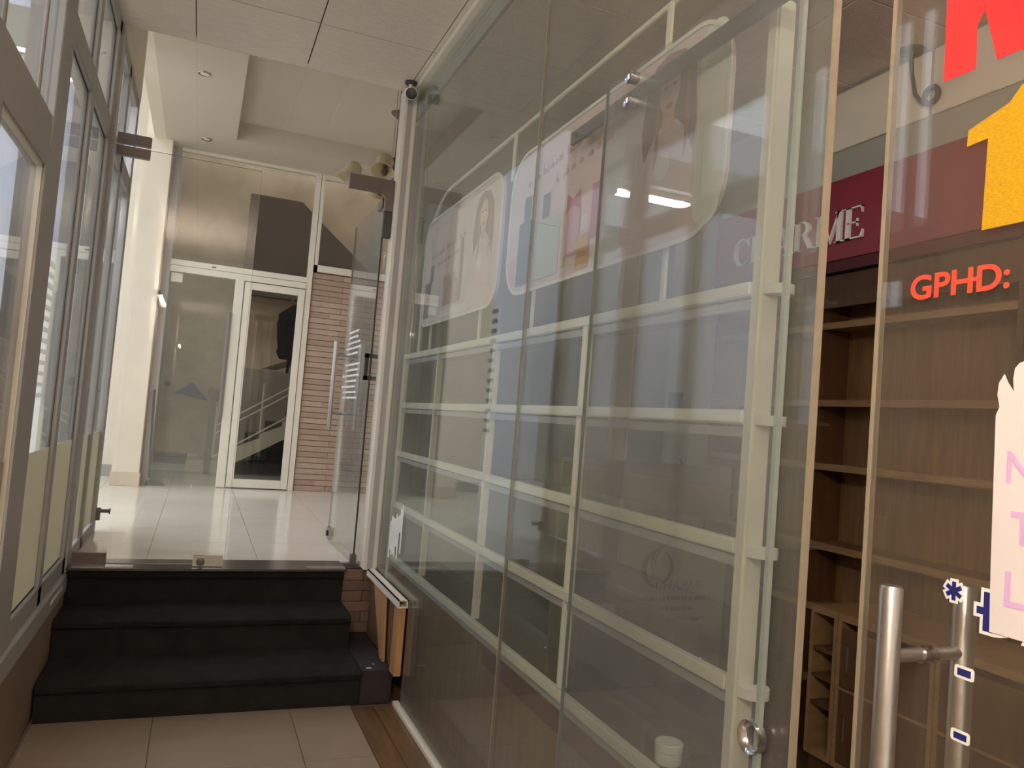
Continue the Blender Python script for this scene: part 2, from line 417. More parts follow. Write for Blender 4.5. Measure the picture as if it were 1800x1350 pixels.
# ================================================================== corridor ceiling
ce = box('ceiling', (-.66, -2.6, 3.425), (1.12, 4.60, 3.52), 'seam', kind='structure', label='corridor ceiling of square textured tiles')
ctm = block_mesh('ceiling_tile', .590, .590, .014, 'ceil_tile', .002)
cte = block_mesh('ceiling_tile', .368, .590, .014, 'ceil_tile', .002)
cths = block_mesh('ceiling_tile', .590, .558, .014, 'ceil_tile', .002); cthe = block_mesh('ceiling_tile', .368, .558, .014, 'ceil_tile', .002)
ctr = block_mesh('ceiling_tile', .10, .590, .014, 'ceil_tile', .002); ctr2 = block_mesh('ceiling_tile', .10, .558, .014, 'ceil_tile', .002)
for j in range(12):
    far = (j == 0); y = 4.315 if far else 4.03-.298-.596*(j-1)
    for me, x in (((cthe if far else cte), -.382), ((cths if far else ctm), .102), ((cths if far else ctm), .698), ((ctr2 if far else ctr), 1.048)):
        piece('ceiling_tile', me, (x, y, 3.417+random.uniform(-.0015, .0015)), ce)
box('wall_bulkhead', (-.66, 4.555, 3.412), (2.7, 4.62, 4.3), 'plaster', kind='structure', label='plaster bulkhead above the glass doors')

def batten(name, x0, x1, y, z, label, strength):
    t = E(name, ((x0+x1)/2, y, z-.1), label, 'lamp')
    MB().box((x0, y-.06, z-.035), (x1, y+.06, z)).build('housing', 'white', t, bev=.004)
    tm_ = emit('tube_'+label[:12], (255, 246, 234), strength)
    for dy in (-.032, .032):
        MB().tube([(x0+.03, y+dy, z-.062), (x1-.03, y+dy, z-.062)], .014, 10).build('tube', tm_, t)
    for x in (x0+.012, x1-.012): MB().box((x-.012, y-.05, z-.085), (x+.012, y+.05, z-.035)).build('end_cap', 'white', t)
wt = E('tube_light', (-.53, -.5, 2.5), 'unseen fluorescent tube light added on the near beige wall to brighten the corridor', 'lamp')  # added unseen lamp that lifts the dim corridor and its ceiling
MB().box((-.559, -1.15, 2.52), (-.52, .10, 2.57)).build('housing', 'white', wt, bev=.004)
MB().tube([(-.495, -1.10, 2.545), (-.495, .05, 2.545)], .014, 12).build('tube', emit('tube_wall_fill', (255, 248, 238), 270), wt)
for y_ in (-1.125, .075): MB().box((-.52, y_-.012, 2.52), (-.475, y_+.012, 2.57)).build('end_cap', 'white', wt)
batten('tube_light', 1.4, 2.6, .25, 3.239, 'twin fluorescent tube light on the shop ceiling', 5)  # added lamp out of view, brightens the wooden shelving and header
# ================================================================== glass doors at the top of the steps
d1 = E('door_1', (-.55, YD, .531), 'closed frameless glass door leaf above the steps', kind='structure')
MB().box((-.535, YD-.005, .545), (.212, YD+.005, 2.762)).build('pane', 'g_door', d1)
MB().box((.2122, YD-.005, .545), (.2135, YD+.005, 2.762)).build('glass_edge', 'g_edge', d1)
MB().box((-.535, YD-.005, 2.7622), (.2135, YD+.005, 2.7632)).build('glass_edge', 'g_edge', d1)
MB().box((-.535, YD-.016, .534), (-.375, YD+.016, .60)).build('patch_fitting', 'steel_d', d1, bev=.002)
MB().box((-.53, YD-.018, 2.71), (-.365, YD+.018, 2.762)).build('patch_fitting', 'steel_d', d1, bev=.002)
lk = MB().box((.05, YD-.016, .534), (.205, YD+.016, .59)).build('lock_patch', 'steel', d1, bev=.002)
MB().lathe([(.022, 0), (.022, .012), (.012, .014)], (.09, YD-.016, .56), (0, -1, 0), 14).build('lock_cylinder', 'steel_d', lk)
MB().tube([(-.375, YD-.006, .545), (.05, YD-.006, .545)], .004, 6).build('bottom_seal', 'g_edge', d1)
tr = E('window_2', (.2, YD, 2.77), 'clear glass transom above the glass doors', kind='structure')
MB().box((-.545, YD-.005, 2.776), (.947, YD+.005, 3.41)).build('pane', 'g_door', tr)
MB().box((.948, YD-.005, 2.58), (.972, YD+.005, 3.41)).build('side_pane', 'g_door', tr)
MB().box((.9465, YD-.006, 2.80), (.949, YD+.006, 3.41)).build('glass_joint', 'g_edge', tr)
MB().box((-.53, YD-.018, 2.775), (-.365, YD+.018, 2.83)).build('patch_fitting', 'steel_d', tr, bev=.002)
pf = MB().prism([(.705, 2.79), (.97, 2.79), (.97, 2.59), (.935, 2.59), (.935, 2.725), (.915, 2.745), (.705, 2.745), (.705, 2.85), (.972, 2.85), (.972, 2.79)][0:0] or [(.705, 2.765), (.90, 2.765), (.925, 2.74), (.925, 2.66), (.972, 2.66), (.972, 2.85), (.705, 2.85)], 1, YD-.018, YD+.018).build('patch_fitting', 'steel_d', tr)
MB().box((.925, YD-.02, 2.50), (.972, YD+.02, 2.655)).build('strike_box', 'dgrey', tr, bev=.002)
MB().box((.972-.03, YD-.005, .535), (.972, YD+.005, 2.50)).build('side_pane', 'g_door', tr)
# open leaf, turned into the lobby
d2 = E('door_2', (.935, YD+.03, .531), 'open frameless glass door leaf with steel pull, swung into the lobby', kind='structure')
LX = lambda y: .935-.012*(y-4.65)
def leaf(y0, y1, z0, z1, t=.005, off=0.):
    p = []
    for z in (z0, z1):
        p += [(LX(y0)-t+off, y0, z), (LX(y0)+t+off, y0, z), (LX(y1)+t+off, y1, z), (LX(y1)-t+off, y1, z)]
    return MB().hexa(p)
leaf(4.66, 5.54, .545, 2.75).build('pane', 'g_slide', d2)
leaf(4.653, 4.66, .545, 2.75).build('glass_edge', 'g_edge_d', d2)
leaf(5.54, 5.545, .545, 2.75).build('glass_edge', 'g_edge', d2)
leaf(4.66, 4.78, 2.69, 2.75, .016).build('patch_fitting', 'chrome', d2, bev=.003)
leaf(4.65, 4.69, .535, .60, .018).build('pivot', 'steel_d', d2, bev=.003)
lk2 = leaf(5.43, 5.535, .55, .635, .016).build('lock_patch', 'steel', d2, bev=.004)
MB().lathe([(.02, 0), (.02, .012), (.01, .014)], (LX(5.48)-.016, 5.48, .595), (-1, 0, 0), 14).build('lock_cylinder', 'black', lk2)
for sgn, nm in ((-1, 0), (1, 1)):
    bx_ = LX(5.42)+sgn*.085
    h = MB().tube([(bx_, 5.42, 1.31), (bx_, 5.42, 1.915)], .016, 12).build('pull_handle', 'steel', d2)
    for z in (1.42, 1.82):
        MB().tube([(bx_, 5.42, z), (LX(5.42)+sgn*.006, 5.42, z)], .009, 8).build('standoff', 'steel', h)
nt_ = MB(); random.seed(3)
for k in range(13):
    z = 1.97-.037*k
    if k in (5,): continue
    a = random.uniform(0, .12); b = random.uniform(.42, .56)
    if k < 2: a, b = .12, .42
    y = 4.90+.62-a
    while y > 4.90+.62-b:
        w_ = random.uniform(.02, .06)
        p = []
        for zz in (z, z+.014):
            p += [(LX(y)-.0065, y, zz), (LX(y)-.0055, y, zz), (LX(y-w_)-.0055, y-w_, zz), (LX(y-w_)-.0065, y-w_, zz)]
        nt_.hexa(p); y -= w_+.012
nt_.build('notice_lettering', 'letter_w', d2, label='white lettered notice stuck on the glass')
cb = MB().tube([(.92, 4.665, .536), (.95, 4.69, .535), (.985, 4.68, .535), (1.0, 4.70, .535)], .004, 6).build('door_cable', 'black', None, 'thin black cable lying by the pivot of the open leaf', 'cable')
# small things on the side of the doorway
bh = MB().box((.905, YD+.06, 1.64), (.925, YD+.085, 1.80)).box((.905, YD+.06, 1.775), (1.0, YD+.085, 1.80)).box((.905, YD+.06, 1.64), (1.0, YD+.085, 1.665)).build('bracket_handle', 'black', None, 'black square bracket handle beside the corner post', 'handle')

# ================================================================== corner post and rails of the glass wall
gw = E('window_3', (1.05, 3.5, 0), 'green tinted glass wall along the shop side of the corridor', kind='structure')
po = MB().box((.975, 4.545, .531), (1.055, 4.66, 3.41)).build('corner_post', 'alum_white', gw, bev=.003)
MB().box((.995, 4.5435, .54), (1.028, 4.5448, 3.40)).build('post_groove', 'alum', po)
MB().box((1.02, 1.0, 3.375), (1.075, 4.56, 3.409)).build('head_rail', 'alum_white', gw, bev=.003)
ch = MB().box((1.0, 3.775, .50), (1.048, 4.55, .506)).box((1.0, 3.775, .506), (1.006, 4.55, .54)).box((1.042, 3.775, .506), (1.048, 4.55, .54)).box((1.0, 3.775, .534), (1.048, 4.55, .54))
ch.build('sill_channel', 'alum_white', gw)
MB().box((1.034, 1.13, 0), (1.064, 3.86, .022)).build('floor_channel', 'alum_white', gw, bev=.002)
gp = MB().prism([(2.567, .02), (3.775, .02), (3.775, .54), (4.545, .54), (4.545, 3.40), (2.567, 3.40)], 0, 1.05, 1.06).build('pane', 'g_wall', gw)
MB().box((1.0485, 2.563, .02), (1.0615, 2.567, 3.40)).build('glass_joint', 'g_edge', gw)
MB().box((1.05, 1.135, .02), (1.06, 2.563, 3.40)).build('pane', 'g_wall', gw)
MB().box((1.0485, 1.128, .02), (1.0615, 1.135, 3.40)).build('glass_edge', 'g_edge', gw)
sm = MB(); random.seed(11)
for k in range(9):
    y = 4.27-.03*k; z1 = .86+.012*k+random.uniform(-.02, .02); z0 = z1-random.uniform(.12, .26)
    sm.box((1.0488, y-.012, z0), (1.0498, y+.014, z1))
sm.build('sticker_smear', 'white', gw, label='white smear of a peeled sticker left on the glass')  # residue of a peeled sticker
MB().lathe([(.035, 0), (.035, .0012)], (1.0498, 4.30, 3.26), (-1, 0, 0), 20).build('round_sticker', 'board_gr', gw)

# sliding leaf in front of the fixed pane
d4 = E('door_4', (1.03, 1.6, 0), 'sliding glass door with round finger pull in front of the white rack', kind='structure')
MB().box((1.030, 1.207, .03), (1.040, 2.015, 2.455)).build('pane', 'g_slide', d4)
MB().box((1.0295, 2.015, .03), (1.0405, 2.0168, 2.455)).build('glass_edge', 'g_edge_g', d4)
MB().box((1.0295, 1.196, .03), (1.0405, 1.207, 2.455)).build('glass_edge', 'g_edge_g', d4)
pl_ = MB(); pl_.lathe([(.0, -.008), (.019, -.008), (.025, .003), (.031, .006), (.032, .002), (.031, -.014), (.024, -.014)], (1.028, 1.216, .893), (-1, 0, 0), 28)
pl_ = pl_.build('finger_pull', 'chrome', d4)
for z in (2.43, 2.362):
    r_ = MB().lathe([(.017, -.018), (.017, .004), (.019, .006), (.019, .012), (.012, .016)], (1.024, 1.862, z), (-1, 0, 0), 20).build('roller_bolt', 'chrome', d4)
rl = MB().box((1.064, .99, 2.385), (1.076, 2.32, 2.43)).build('sliding_rail', 'steel_d', gw, bev=.002)
MB().box((1.062, 2.27, 2.40), (1.0635, 2.28, 2.415)).build('rail_stop', 'black', rl)

# ================================================================== entrance door with lettering
d5 = E('door_5', (1.05, .5, 0), 'frameless glass shop door covered with vinyl lettering', kind='structure')
MB().box((1.046, -.25, .02), (1.056, .982, 3.0)).build('pane', 'g_entr', d5)
MB().box((1.045, .982, .02), (1.057, .990, 3.0)).build('glass_edge', 'g_edge', d5)
for sgn in (-1, 1):
    x = 1.051+sgn*.077
    h = MB().tube([(x, .865, .55), (x, .865, 1.252), (x, .865, 1.256)], [.0165, .0165, .014], 20).build('pull_handle', 'steel', d5)
    for z in (.66, 1.153):
        k = MB().tube([(x, .865, z), (1.051+sgn*.006, .865, z)], .0105, 14).build('standoff', 'steel', h)
        MB().tube([(1.051+sgn*.013, .865, z), (1.051+sgn*.0055, .865, z)], .0135, 14).build('collar', 'chrome', h)
FX = 1.0455
PG = lambda u, v, w: (FX-w, u, v)
def vinyl(poly, name, m, w0=0., w1=.0006, **k):
    return MB().prism(poly, 0, FX-w1, FX-w0).build(name, m, d5, **k)
vinyl([(.882, 2.043), (.827, 2.043), (.828, 2.111), (.816, 2.130), (.793, 2.043), (.735, 2.043), (.712, 2.130), (.700, 2.111), (.701, 2.043), (.645, 2.043), (.645, 2.30), (.72, 2.30), (.764, 2.17), (.808, 2.30), (.885, 2.30)], 'letter_M', 'red', label='big red letter M')
vinyl([(.834, 1.949), (.835, 1.924), (.801, 1.927), (.804, 1.789), (.730, 1.789), (.728, 1.995), (.752, 1.990), (.77, 1.970)], 'digit_1', 'yellow', label='glittering gold digit 1')
mb = MB(); text_on(mb, 'GPHD:', .923, .757, 1.697, 1.737, PG, .022, .0006); mb.box((FX-.0007, .801, 1.7145), (FX, .8165, 1.7205))
mb.build('lettering', 'orange', d5, label='orange red letters GPHĐ:')
def star(cy, cz, ln, w, name, m, w0, w1):
    mb = MB()
    for k in range(3):
        a = math.radians(90+60*k); dx, dz = math.cos(a), math.sin(a)
        mb.prism([(cy+dx*ln-dz*w, cz+dz*ln+dx*w), (cy-dx*ln-dz*w, cz-dz*ln+dx*w), (cy-dx*ln+dz*w, cz-dz*ln-dx*w), (cy+dx*ln+dz*w, cz+dz*ln-dx*w)], 0, FX-w1-.00005*k, FX-w0)
    return mb.build(name, m, d5)
star(.819, 1.258, .0175, .0068, 'lettering_outline', 'white', 0, .0004)
star(.819, 1.258, .0135, .0032, 'lettering', 'navy', .0006, .001)
def dstroke(u0, z0, z1, w, st, e, name, m, w0, w1):
    """capital D with a crossbar through its stem and the first strokes of the A after it; e grows the outline"""
    mb = MB(); h = z1-z0; zc = (z0+z1)/2
    mb.prism([(u0+e, z0-e), (u0-st-e, z0-e), (u0-st-e, z1+e), (u0+e, z1+e)], 0, FX-w1, FX-w0)
    n = 12; o_, i_ = [], []
    for k in range(n+1):
        a = PI/2-PI*k/n
        o_.append((u0-st-(w-st)*max(0, math.cos(a))-e*math.cos(a), zc+(h/2+e)*math.sin(a))); i_.append((u0-st-(w-2*st)*max(0, math.cos(a))+e*math.cos(a), zc+(h/2-st-e)*math.sin(a)))
    for k in range(n): mb.prism([o_[k], o_[k+1], i_[k+1], i_[k]], 0, FX-w1-.00003, FX-w0)
    mb.prism([(u0+.010+e, zc-.005-e), (u0-.022-e, zc-.005-e), (u0-.022-e, zc+.005+e), (u0+.010+e, zc+.005+e)], 0, FX-w1-.00006, FX-w0)
    ua = u0-w-.008
    mb.prism([(ua+e, z0-e), (ua-st-e, z0-e), (ua-.040-e, z1+e), (ua-.026+e, z1+e)], 0, FX-w1-.00009, FX-w0)
    return mb.build(name, m, d5)
dstroke(.772, 1.214, 1.268, .052, .013, .005, 'lettering_outline', 'white', 0, .0004)
dstroke(.772, 1.214, 1.268, .052, .013, 0, 'lettering', 'navy', .0006, .001)
for y0, y1, z0, z1 in ((.812, .781, 1.138, 1.156), (.813, .783, 1.049, 1.066)):
    vinyl(rrect(y1, y0, z0, z1, .004, 3), 'bullet_outline', 'white')
    vinyl([(y1+.005, z0+.004), (y0-.005, z0+.004), (y0-.005, z1-.004), (y1+.005, z1-.004)], 'bullet_mark', 'navy', .0006, .001)
# torn paper notice
pp = E('paper_notice', (1.043, .62, 1.215), 'torn white paper notice with pink letters taped to the shop door', 'notice')
edge = [(.48, 1.215), (.761, 1.215), (.7635, 1.30), (.7655, 1.42), (.767, 1.516)]
random.seed(5)
tear = [(.7665, 1.516), (.762, 1.528), (.766, 1.545), (.7645, 1.562), (.757, 1.574), (.752, 1.563), (.747, 1.556), (.742, 1.549), (.744, 1.566), (.742, 1.582), (.736, 1.589), (.722, 1.594), (.70, 1.588), (.66, 1.597), (.60, 1.590), (.52, 1.60), (.48, 1.593)]
MB().prism(edge+tear[1:], 0, 1.0435, 1.0447).build('sheet', 'paper', pp)
PP = lambda u, v, w: (1.0434-w, u, v)
for s, u0, u1, v0, v1 in (('N', .747, .709, 1.423, 1.467), ('T', .738, .703, 1.340, 1.385), ('L', .742, .714, 1.255, 1.303)):
    mb = MB(); text_on(mb, s, u0, u1, v0, v1, PP, .02, .0005); mb.build('lettering', 'pinkink', pp)

# ================================================================== stair flank: brick end and loose boards
kw = box('wall_right_knee', (.87, 4.605, .0), (1.3, 4.66, .53), 'mortar_k', kind='structure', label='short brick faced wall beside the top of the steps')
bk = [block_mesh('brick', .24, .02, .058, M['brick_k'][i], .002) for i in range(3)]
for r in range(6):
    for k in range(2):
        piece('brick', bk[(r+k) % 3], (.99+.243*k-(.12 if r % 2 else 0), 4.597, .19+.0605*r), kw)
for nm, poly, x0, x1, m, lab in (
    ('plywood_board', [(4.02, .165), (4.10, .165), (4.36, .50), (4.08, .50)], 1.005, 1.017, 'ply', 'tan plywood wedge leaning under the white sill channel'),
    ('dark_board', [(3.90, .165), (4.54, .165), (4.54, .50), (3.90, .50)], 1.028, 1.044, 'ply_d', 'dark brown board lining the gap under the white sill channel'),
    ('timber_batten', [(3.79, .165), (3.885, .165), (3.885, .50), (3.79, .50)], 1.01, 1.044, 'ply', 'tan timber batten standing at the end of the white sill channel')):
    MB().prism(poly, 0, x0, x1).build(nm, m, None, lab, 'board')

# ================================================================== security camera
cc = E('security_camera', (.985, 4.45, 3.30), 'white bullet security camera with dark lens at the ceiling corner', 'camera')
MB().lathe([(.035, 0), (.035, .012), (.02, .018)], (.985, 4.46, 3.409), (0, 0, -1), 18).build('mount', 'dgrey', cc)
MB().tube([(.985, 4.46, 3.395), (.985, 4.45, 3.36), (.984, 4.43, 3.335)], .012, 10).build('bracket', 'white', cc)
dv = Vector((-.22, -.90, -.38)).normalized()
cb_ = MB().lathe([(.030, -.09), (.036, -.085), (.036, .03), (.033, .032), (.033, .028)], Vector((.985, 4.42, 3.325)), dv, 22).build('housing', 'white', cc)
MB().lathe([(.0335, .026), (.0335, .031), (.028, .033), (.010, .034)], Vector((.985, 4.42, 3.325)), dv, 22).build('lens', 'black', cb_)

# ================================================================== lobby walls, column, ceiling
co = E('column', (-.6, 8.7, ZF), 'white painted square column in the lobby', 'column')
MB().box((-.735, 8.62, ZF), (-.485, 8.86, 5.4)).build('shaft', 'plaster', co, bev=.004)
MB().box((-.745, 8.61, ZF), (-.475, 8.87, .66)).build('skirting', 'plaster_b', co, bev=.003)
box('wall_back_left', (-1.35, 9.55, ZF-.1), (-.5, 9.65, 5.4), 'plaster', kind='structure', label='white lobby wall beyond the column')
box('baseboard_back', (-1.35, 9.535, ZF), (-.5, 9.55, .65), 'plaster_gr', kind='structure', label='grey skirting of the lobby back wall')
box('ceiling_lobby_left', (-1.6, 4.62, 5.4), (-.55, 9.65, 5.5), 'ceil_lobby', kind='structure', label='high white ceiling strip left of the lobby soffit')
box('wall_lobby_right', (2.6, 4.62, 0), (2.72, 12.2, 5.2), 'plaster', kind='structure', label='plain lobby wall on the right')
sf = MB().prism([(-.55, 4.62), (.11, 4.62), (.11, 8.2), (2.6, 8.2), (2.6, 8.86), (-.55, 8.86)], 2, 4.05, 4.24).build('ceiling_soffit', 'ceil_lobby', None, 'dropped plaster soffit with downlights in the lobby', kind='structure')
box('ceiling_lobby', (-.55, 4.62, 4.24), (2.6, 8.86, 4.34), 'ceil_lobby', kind='structure', label='raised lobby ceiling tray')
box('trim_2', (.93, 4.62, 4.195), (2.6, 7.85, 4.239), 'ceil_lobby', kind='structure', label='shallow plaster panel in the raised lobby ceiling')
box('wall_beam', (-.66, 5.8, 4.05), (-.55, 8.62, 5.4), 'plaster', kind='structure', label='white beam face at the left edge of the soffit')
for x, y in ((-.2, 6.68), (-.17, 8.36)):
    dl = E('downlight', (x, y, 4.03), 'small round recessed downlight in the soffit ' + ('near the glass doors' if y < 7.5 else 'near the aluminium partition'), 'lamp', 'soffit downlights')
    MB().lathe([(.036, 0), (.05, -.004), (.052, 0), (.052, .004), (.036, .004)], (x, y, 4.046), (0, 0, 1), 22).build('ring', 'steel', dl)
    MB().lathe([(.034, 0), (.03, .012), (.01, .014)], (x, y, 4.044), (0, 0, 1), 18).build('bulb', 'white', dl)

# ================================================================== aluminium partition at the lobby end
pa = E('window_4', (.3, YF, ZF), 'white aluminium glazed partition at the end of the lobby', kind='structure')
def pf_(name, x0, x1, z0, z1, m='alum_white', y0=YF-.03, y1=YF+.03, p=None, bev=.003):
    return box(name, (x0, y0, z0), (x1, y1, z1), m, p or pa, bev=bev)
pf_('jamb', -.475, -.40, ZF, 4.07, 'alum'); pf_('head_rail', -.40, .98, 4.02, 4.07)
pf_('mullion', .98, 1.04, ZF, 4.05); pf_('mullion', 1.045, 1.085, 2.955, 4.05)
pf_('transom', -.40, .98, 2.815, 2.875); pf_('transom', -.40, .98, 2.745, 2.81, 'alum_white', YF-.04, YF+.03)
pf_('head_rail', 1.085, 2.6, 4.00, 4.05); pf_('sill', 1.045, 2.6, 2.955, 3.03)
pf_('pane', -.40, .98, 2.875, 4.02, 'g_part', YF-.004, YF+.004, bev=0)
pf_('pane', 1.085, 2.6, 3.03, 4.00, 'g_part', YF-.004, YF+.004, bev=0)
pf_('label_plate', .0, .04, 2.835, 2.85, 'alum_dark', YF-.034, YF-.03, bev=0)
d3 = E('door_3', (.65, YF, ZF), 'white aluminium framed glass door, closed, in the lobby partition', kind='structure')
pf_('stile', .245, .335, ZF+.005, 2.765, 'alum_white', YF-.045, YF+.025, d3)
pf_('stile', .345, .42, ZF+.01, 2.735, 'alum_white', YF-.04, YF+.02, d3); pf_('stile', .905, .975, ZF+.01, 2.735, 'alum_white', YF-.04, YF+.02, d3)
pf_('top_rail', .42, .905, 2.66, 2.735, 'alum_white', YF-.04, YF+.02, d3); pf_('bottom_rail', .42, .905, ZF+.01, .625, 'alum_white', YF-.04, YF+.02, d3)
pf_('gap_strip', .335, .345, ZF+.01, 2.735, 'gasket', YF-.02, YF+.02, d3, 0)
pf_('bottom_gap', .345, .975, ZF+.0005, ZF+.009, 'gasket', YF-.035, YF+.02, d3, 0)
pf_('pane', .42, .905, .625, 2.66, 'g_part', YF-.012, YF-.004, d3, 0)
d6 = E('door_6', (-.1, YF, ZF), 'frameless glass leaf with long bar handle beside the aluminium door', kind='structure')
pf_('pane', -.385, .24, ZF+.02, 2.735, 'g_part', YF-.004, YF+.004, d6, 0)
pf_('patch_fitting', -.385, -.275, 2.64, 2.735, 'alum_white', YF-.014, YF+.014, d6)
MB().tube([(.215, YF-.06, 1.27), (.215, YF-.06, 2.38)], .022, 12).build('pull_handle', 'alum_dark', d6)
pf_('floor_stop', .0, .02, ZF, ZF+.02, 'steel', YF-.02, YF, d6, 0)
br = E('broom', (-.37, 8.72, ZF), 'dark broom standing by the partition jamb', 'broom')
MB().tube([(-.40, 8.80, .60), (-.43, 8.80, 1.5)], .011, 8).build('stick', 'dgrey', br)
MB().hexa([(-.43, 8.74, ZF), (-.24, 8.72, ZF), (-.24, 8.78, ZF), (-.43, 8.80, ZF), (-.42, 8.76, .575), (-.27, 8.745, .555), (-.27, 8.765, .555), (-.42, 8.785, .575)]).build('head', 'dgrey', br)

# brick wall
bw = box('wall_back_right', (1.04, YF+.01, ZF), (2.6, YF+.15, 2.955), 'mortar', kind='structure', label='pinkish brown brick tile wall beside the aluminium door')
bl_, bh_ = .34, .062
bms = [block_mesh('brick', bl_-.004, .02, bh_-.006, M['brick'][i], .0) for i in range(3)]
random.seed(21); r = 0; z = ZF
while z+bh_ < 2.96:
    x = 1.045 + (bl_/2 if r % 2 == 0 else bl_*.15)
    while x < 2.15:
        if x-bl_/2 >= 1.03 or True:
            o = piece('brick', random.choice(bms), (max(x, 1.045+bl_/2) if x < 1.3 else x, YF+.003+random.uniform(-.002, .004), z+bh_/2), bw)
        x += bl_
    z += bh_; r += 1

# ================================================================== stair hall behind the partition
box('wall_stair_back', (-1.0, 11.75, ZF), (2.6, 11.85, 5.2), 'plaster_st', kind='structure', label='stained plaster wall of the stair hall')
box('wall_stair_left', (-.6, 8.9, ZF), (-.5, 11.75, 5.2), 'plaster_gr', kind='structure', label='side wall of the stair hall')
box('baseboard_stair', (-.5, 11.73, ZF), (.0, 11.75, .67), 'dgrey', kind='structure', label='dark grey skirting of the stair hall')
box('ceiling_stair', (-.6, 8.86, 5.2), (2.72, 11.2, 5.3), 'plaster_gr', kind='structure', label='unseen stair hall ceiling cut short to let sky light in')  # stops short of the back wall; the unseen gap lets sky light in
sc_ = E('staircase', (.9, 10.9, ZF), 'grey staircase with white stringer rising behind the partition', 'staircase')
rise, run, X0 = .172, .262, .10
for k in range(9):
    x0 = X0+run*k; z1 = ZF+rise*(k+1)
    MB().box((x0, 10.42, z1-.17), (x0+run+.03, 11.4, z1)).build('step', 'stair_dark', sc_, bev=.004)
MB().box((-.08, 10.38, ZF), (.32, 11.4, .70)).build('base_step', 'stair_white', sc_, bev=.01)
saw = [(X0+.22, ZF+.17)]
for k in range(9):
    x0 = X0+run*k; saw += [(x0+.13, ZF+rise*(k+.8)), (x0+.13, ZF+rise*(k+1.1))] if k else []
top = X0+run*9
saw += [(top, ZF+rise*9), (top, ZF+rise*7.6), (X0+.30, ZF+.10)]
MB().prism(saw, 1, 10.36, 10.42).build('stringer', 'stair_white', sc_)
rg = E('stair_railing', (.2, 10.4, ZF), 'white pipe railing with dark wooden newel on the staircase', 'railing')
MB().box((.13, 10.30, ZF), (.20, 10.37, 1.50)).build('newel', 'rail_b', rg, bev=.005)
MB().box((.10, 10.27, 1.48), (.25, 10.40, 1.58)).build('newel_cap', 'rail_b', rg, bev=.01)
sl = rise/run
for h0 in (.74, 1.03, 1.12):
    MB().tube([(.22, 10.335, h0), (2.1, 10.335, h0+1.88*sl)], .011, 8).build('rail', 'rail_w', rg)
for x in (.22, .75, 1.28, 1.81):
    MB().tube([(x, 10.335, .74+(x-.22)*sl), (x, 10.335, 1.36+(x-.22)*sl)], .010, 8).build('baluster', 'rail_w', rg)
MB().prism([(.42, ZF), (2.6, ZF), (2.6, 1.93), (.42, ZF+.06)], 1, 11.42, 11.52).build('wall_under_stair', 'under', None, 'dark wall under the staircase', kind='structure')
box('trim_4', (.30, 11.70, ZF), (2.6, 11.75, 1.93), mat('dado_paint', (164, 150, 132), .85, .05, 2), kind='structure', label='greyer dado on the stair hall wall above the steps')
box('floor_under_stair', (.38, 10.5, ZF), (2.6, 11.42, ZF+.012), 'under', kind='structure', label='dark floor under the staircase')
MB().prism([(.40, 2.9), (.40, 4.27), (1.08, 4.27), (1.32, 4.06), (2.5, 3.1), (2.5, 2.55), (1.4, 2.9)], 1, 11.05, 11.2).build('wall_upper_flight', 'brown_w', None, 'brown parapet of the upper stair flight', kind='structure')
MB().prism([(.75, 1.92), (.95, 1.92), (1.6, 2.18), (1.6, 2.28)], 1, 11.2, 11.26).build('upper_handrail', 'rail_b', None, 'dark wooden handrail of the upper flight above the landing', 'handrail')
# triangular paper pieces on the wall
MB().prism([(-.34, 1.50), (.13, 1.42), (-.10, 1.66)], 1, 11.735, 11.748).build('paper_triangle', 'blue_p', None, 'blue paper triangle stuck on the stained stair hall wall', 'decoration', 'paper triangles')
gtg = MB().prism([(.15, 1.42), (.42, 1.44), (.36, 1.68), (.29, 1.67)], 1, 11.735, 11.748).build('paper_triangle', 'grey_p', None, 'grey paper piece with blue edge stuck on the stained wall beside the newel', 'decoration', 'paper triangles')
MB().prism([(.15, 1.42), (.30, 1.43), (.24, 1.50)], 1, 11.730, 11.734).build('blue_edge', 'blue_p', gtg)
MB().lathe([(.04, 0), (.04, .012)], (-.42, 11.75, 1.62), (0, -1, 0), 12).build('wall_switch', 'dgrey', None, 'small dark round fitting on the stained stair hall wall', 'switch')
# jacket hanging over the rail
jk = E('jacket', (1.0, 10.1, 1.85), 'black jacket hanging beside the staircase', 'jacket')
jb = MB(); rings = [(2.72, 1.05, .05, .05), (2.66, 1.04, .11, .07), (2.58, 1.03, .19, .10), (2.45, 1.03, .20, .11), (2.25, 1.04, .19, .11), (2.10, 1.05, .21, .12), (2.02, 1.07, .18, .10)]
def loft(mb, rings, yc, n=18, wob=.08):
    s0 = len(mb.v); 
    for (z, x, rx, ry) in rings:
        for j in range(n):
            a = 2*PI*j/n; w_ = 1+wob*math.sin(3*a+z*9)
            mb.v.append((x+rx*w_*math.cos(a), yc+ry*w_*math.sin(a), z))
    for i in range(len(rings)-1):
        for j in range(n):
            mb.f.append((s0+i*n+j, s0+i*n+(j+1) % n, s0+(i+1)*n+(j+1) % n, s0+(i+1)*n+j))
    mb.f.append(tuple(s0+j for j in range(n))); mb.f.append(tuple(s0+(len(rings)-1)*n+j for j in reversed(range(n))))
    return mb
loft(jb, rings, 10.12).build('body', 'fabric_k', jk)
loft(MB(), [(2.60, .90, .05, .06), (2.45, .875, .065, .07), (2.25, .885, .06, .065), (2.12, .91, .055, .06), (2.06, .92, .05, .05)], 10.06).build('sleeve', 'fabric_k', jk)
MB().tube([(1.0, 10.1, 2.02), (.99, 10.1, 1.85)], [.022, .018], 8).build('strap', 'fabric_k', jk)
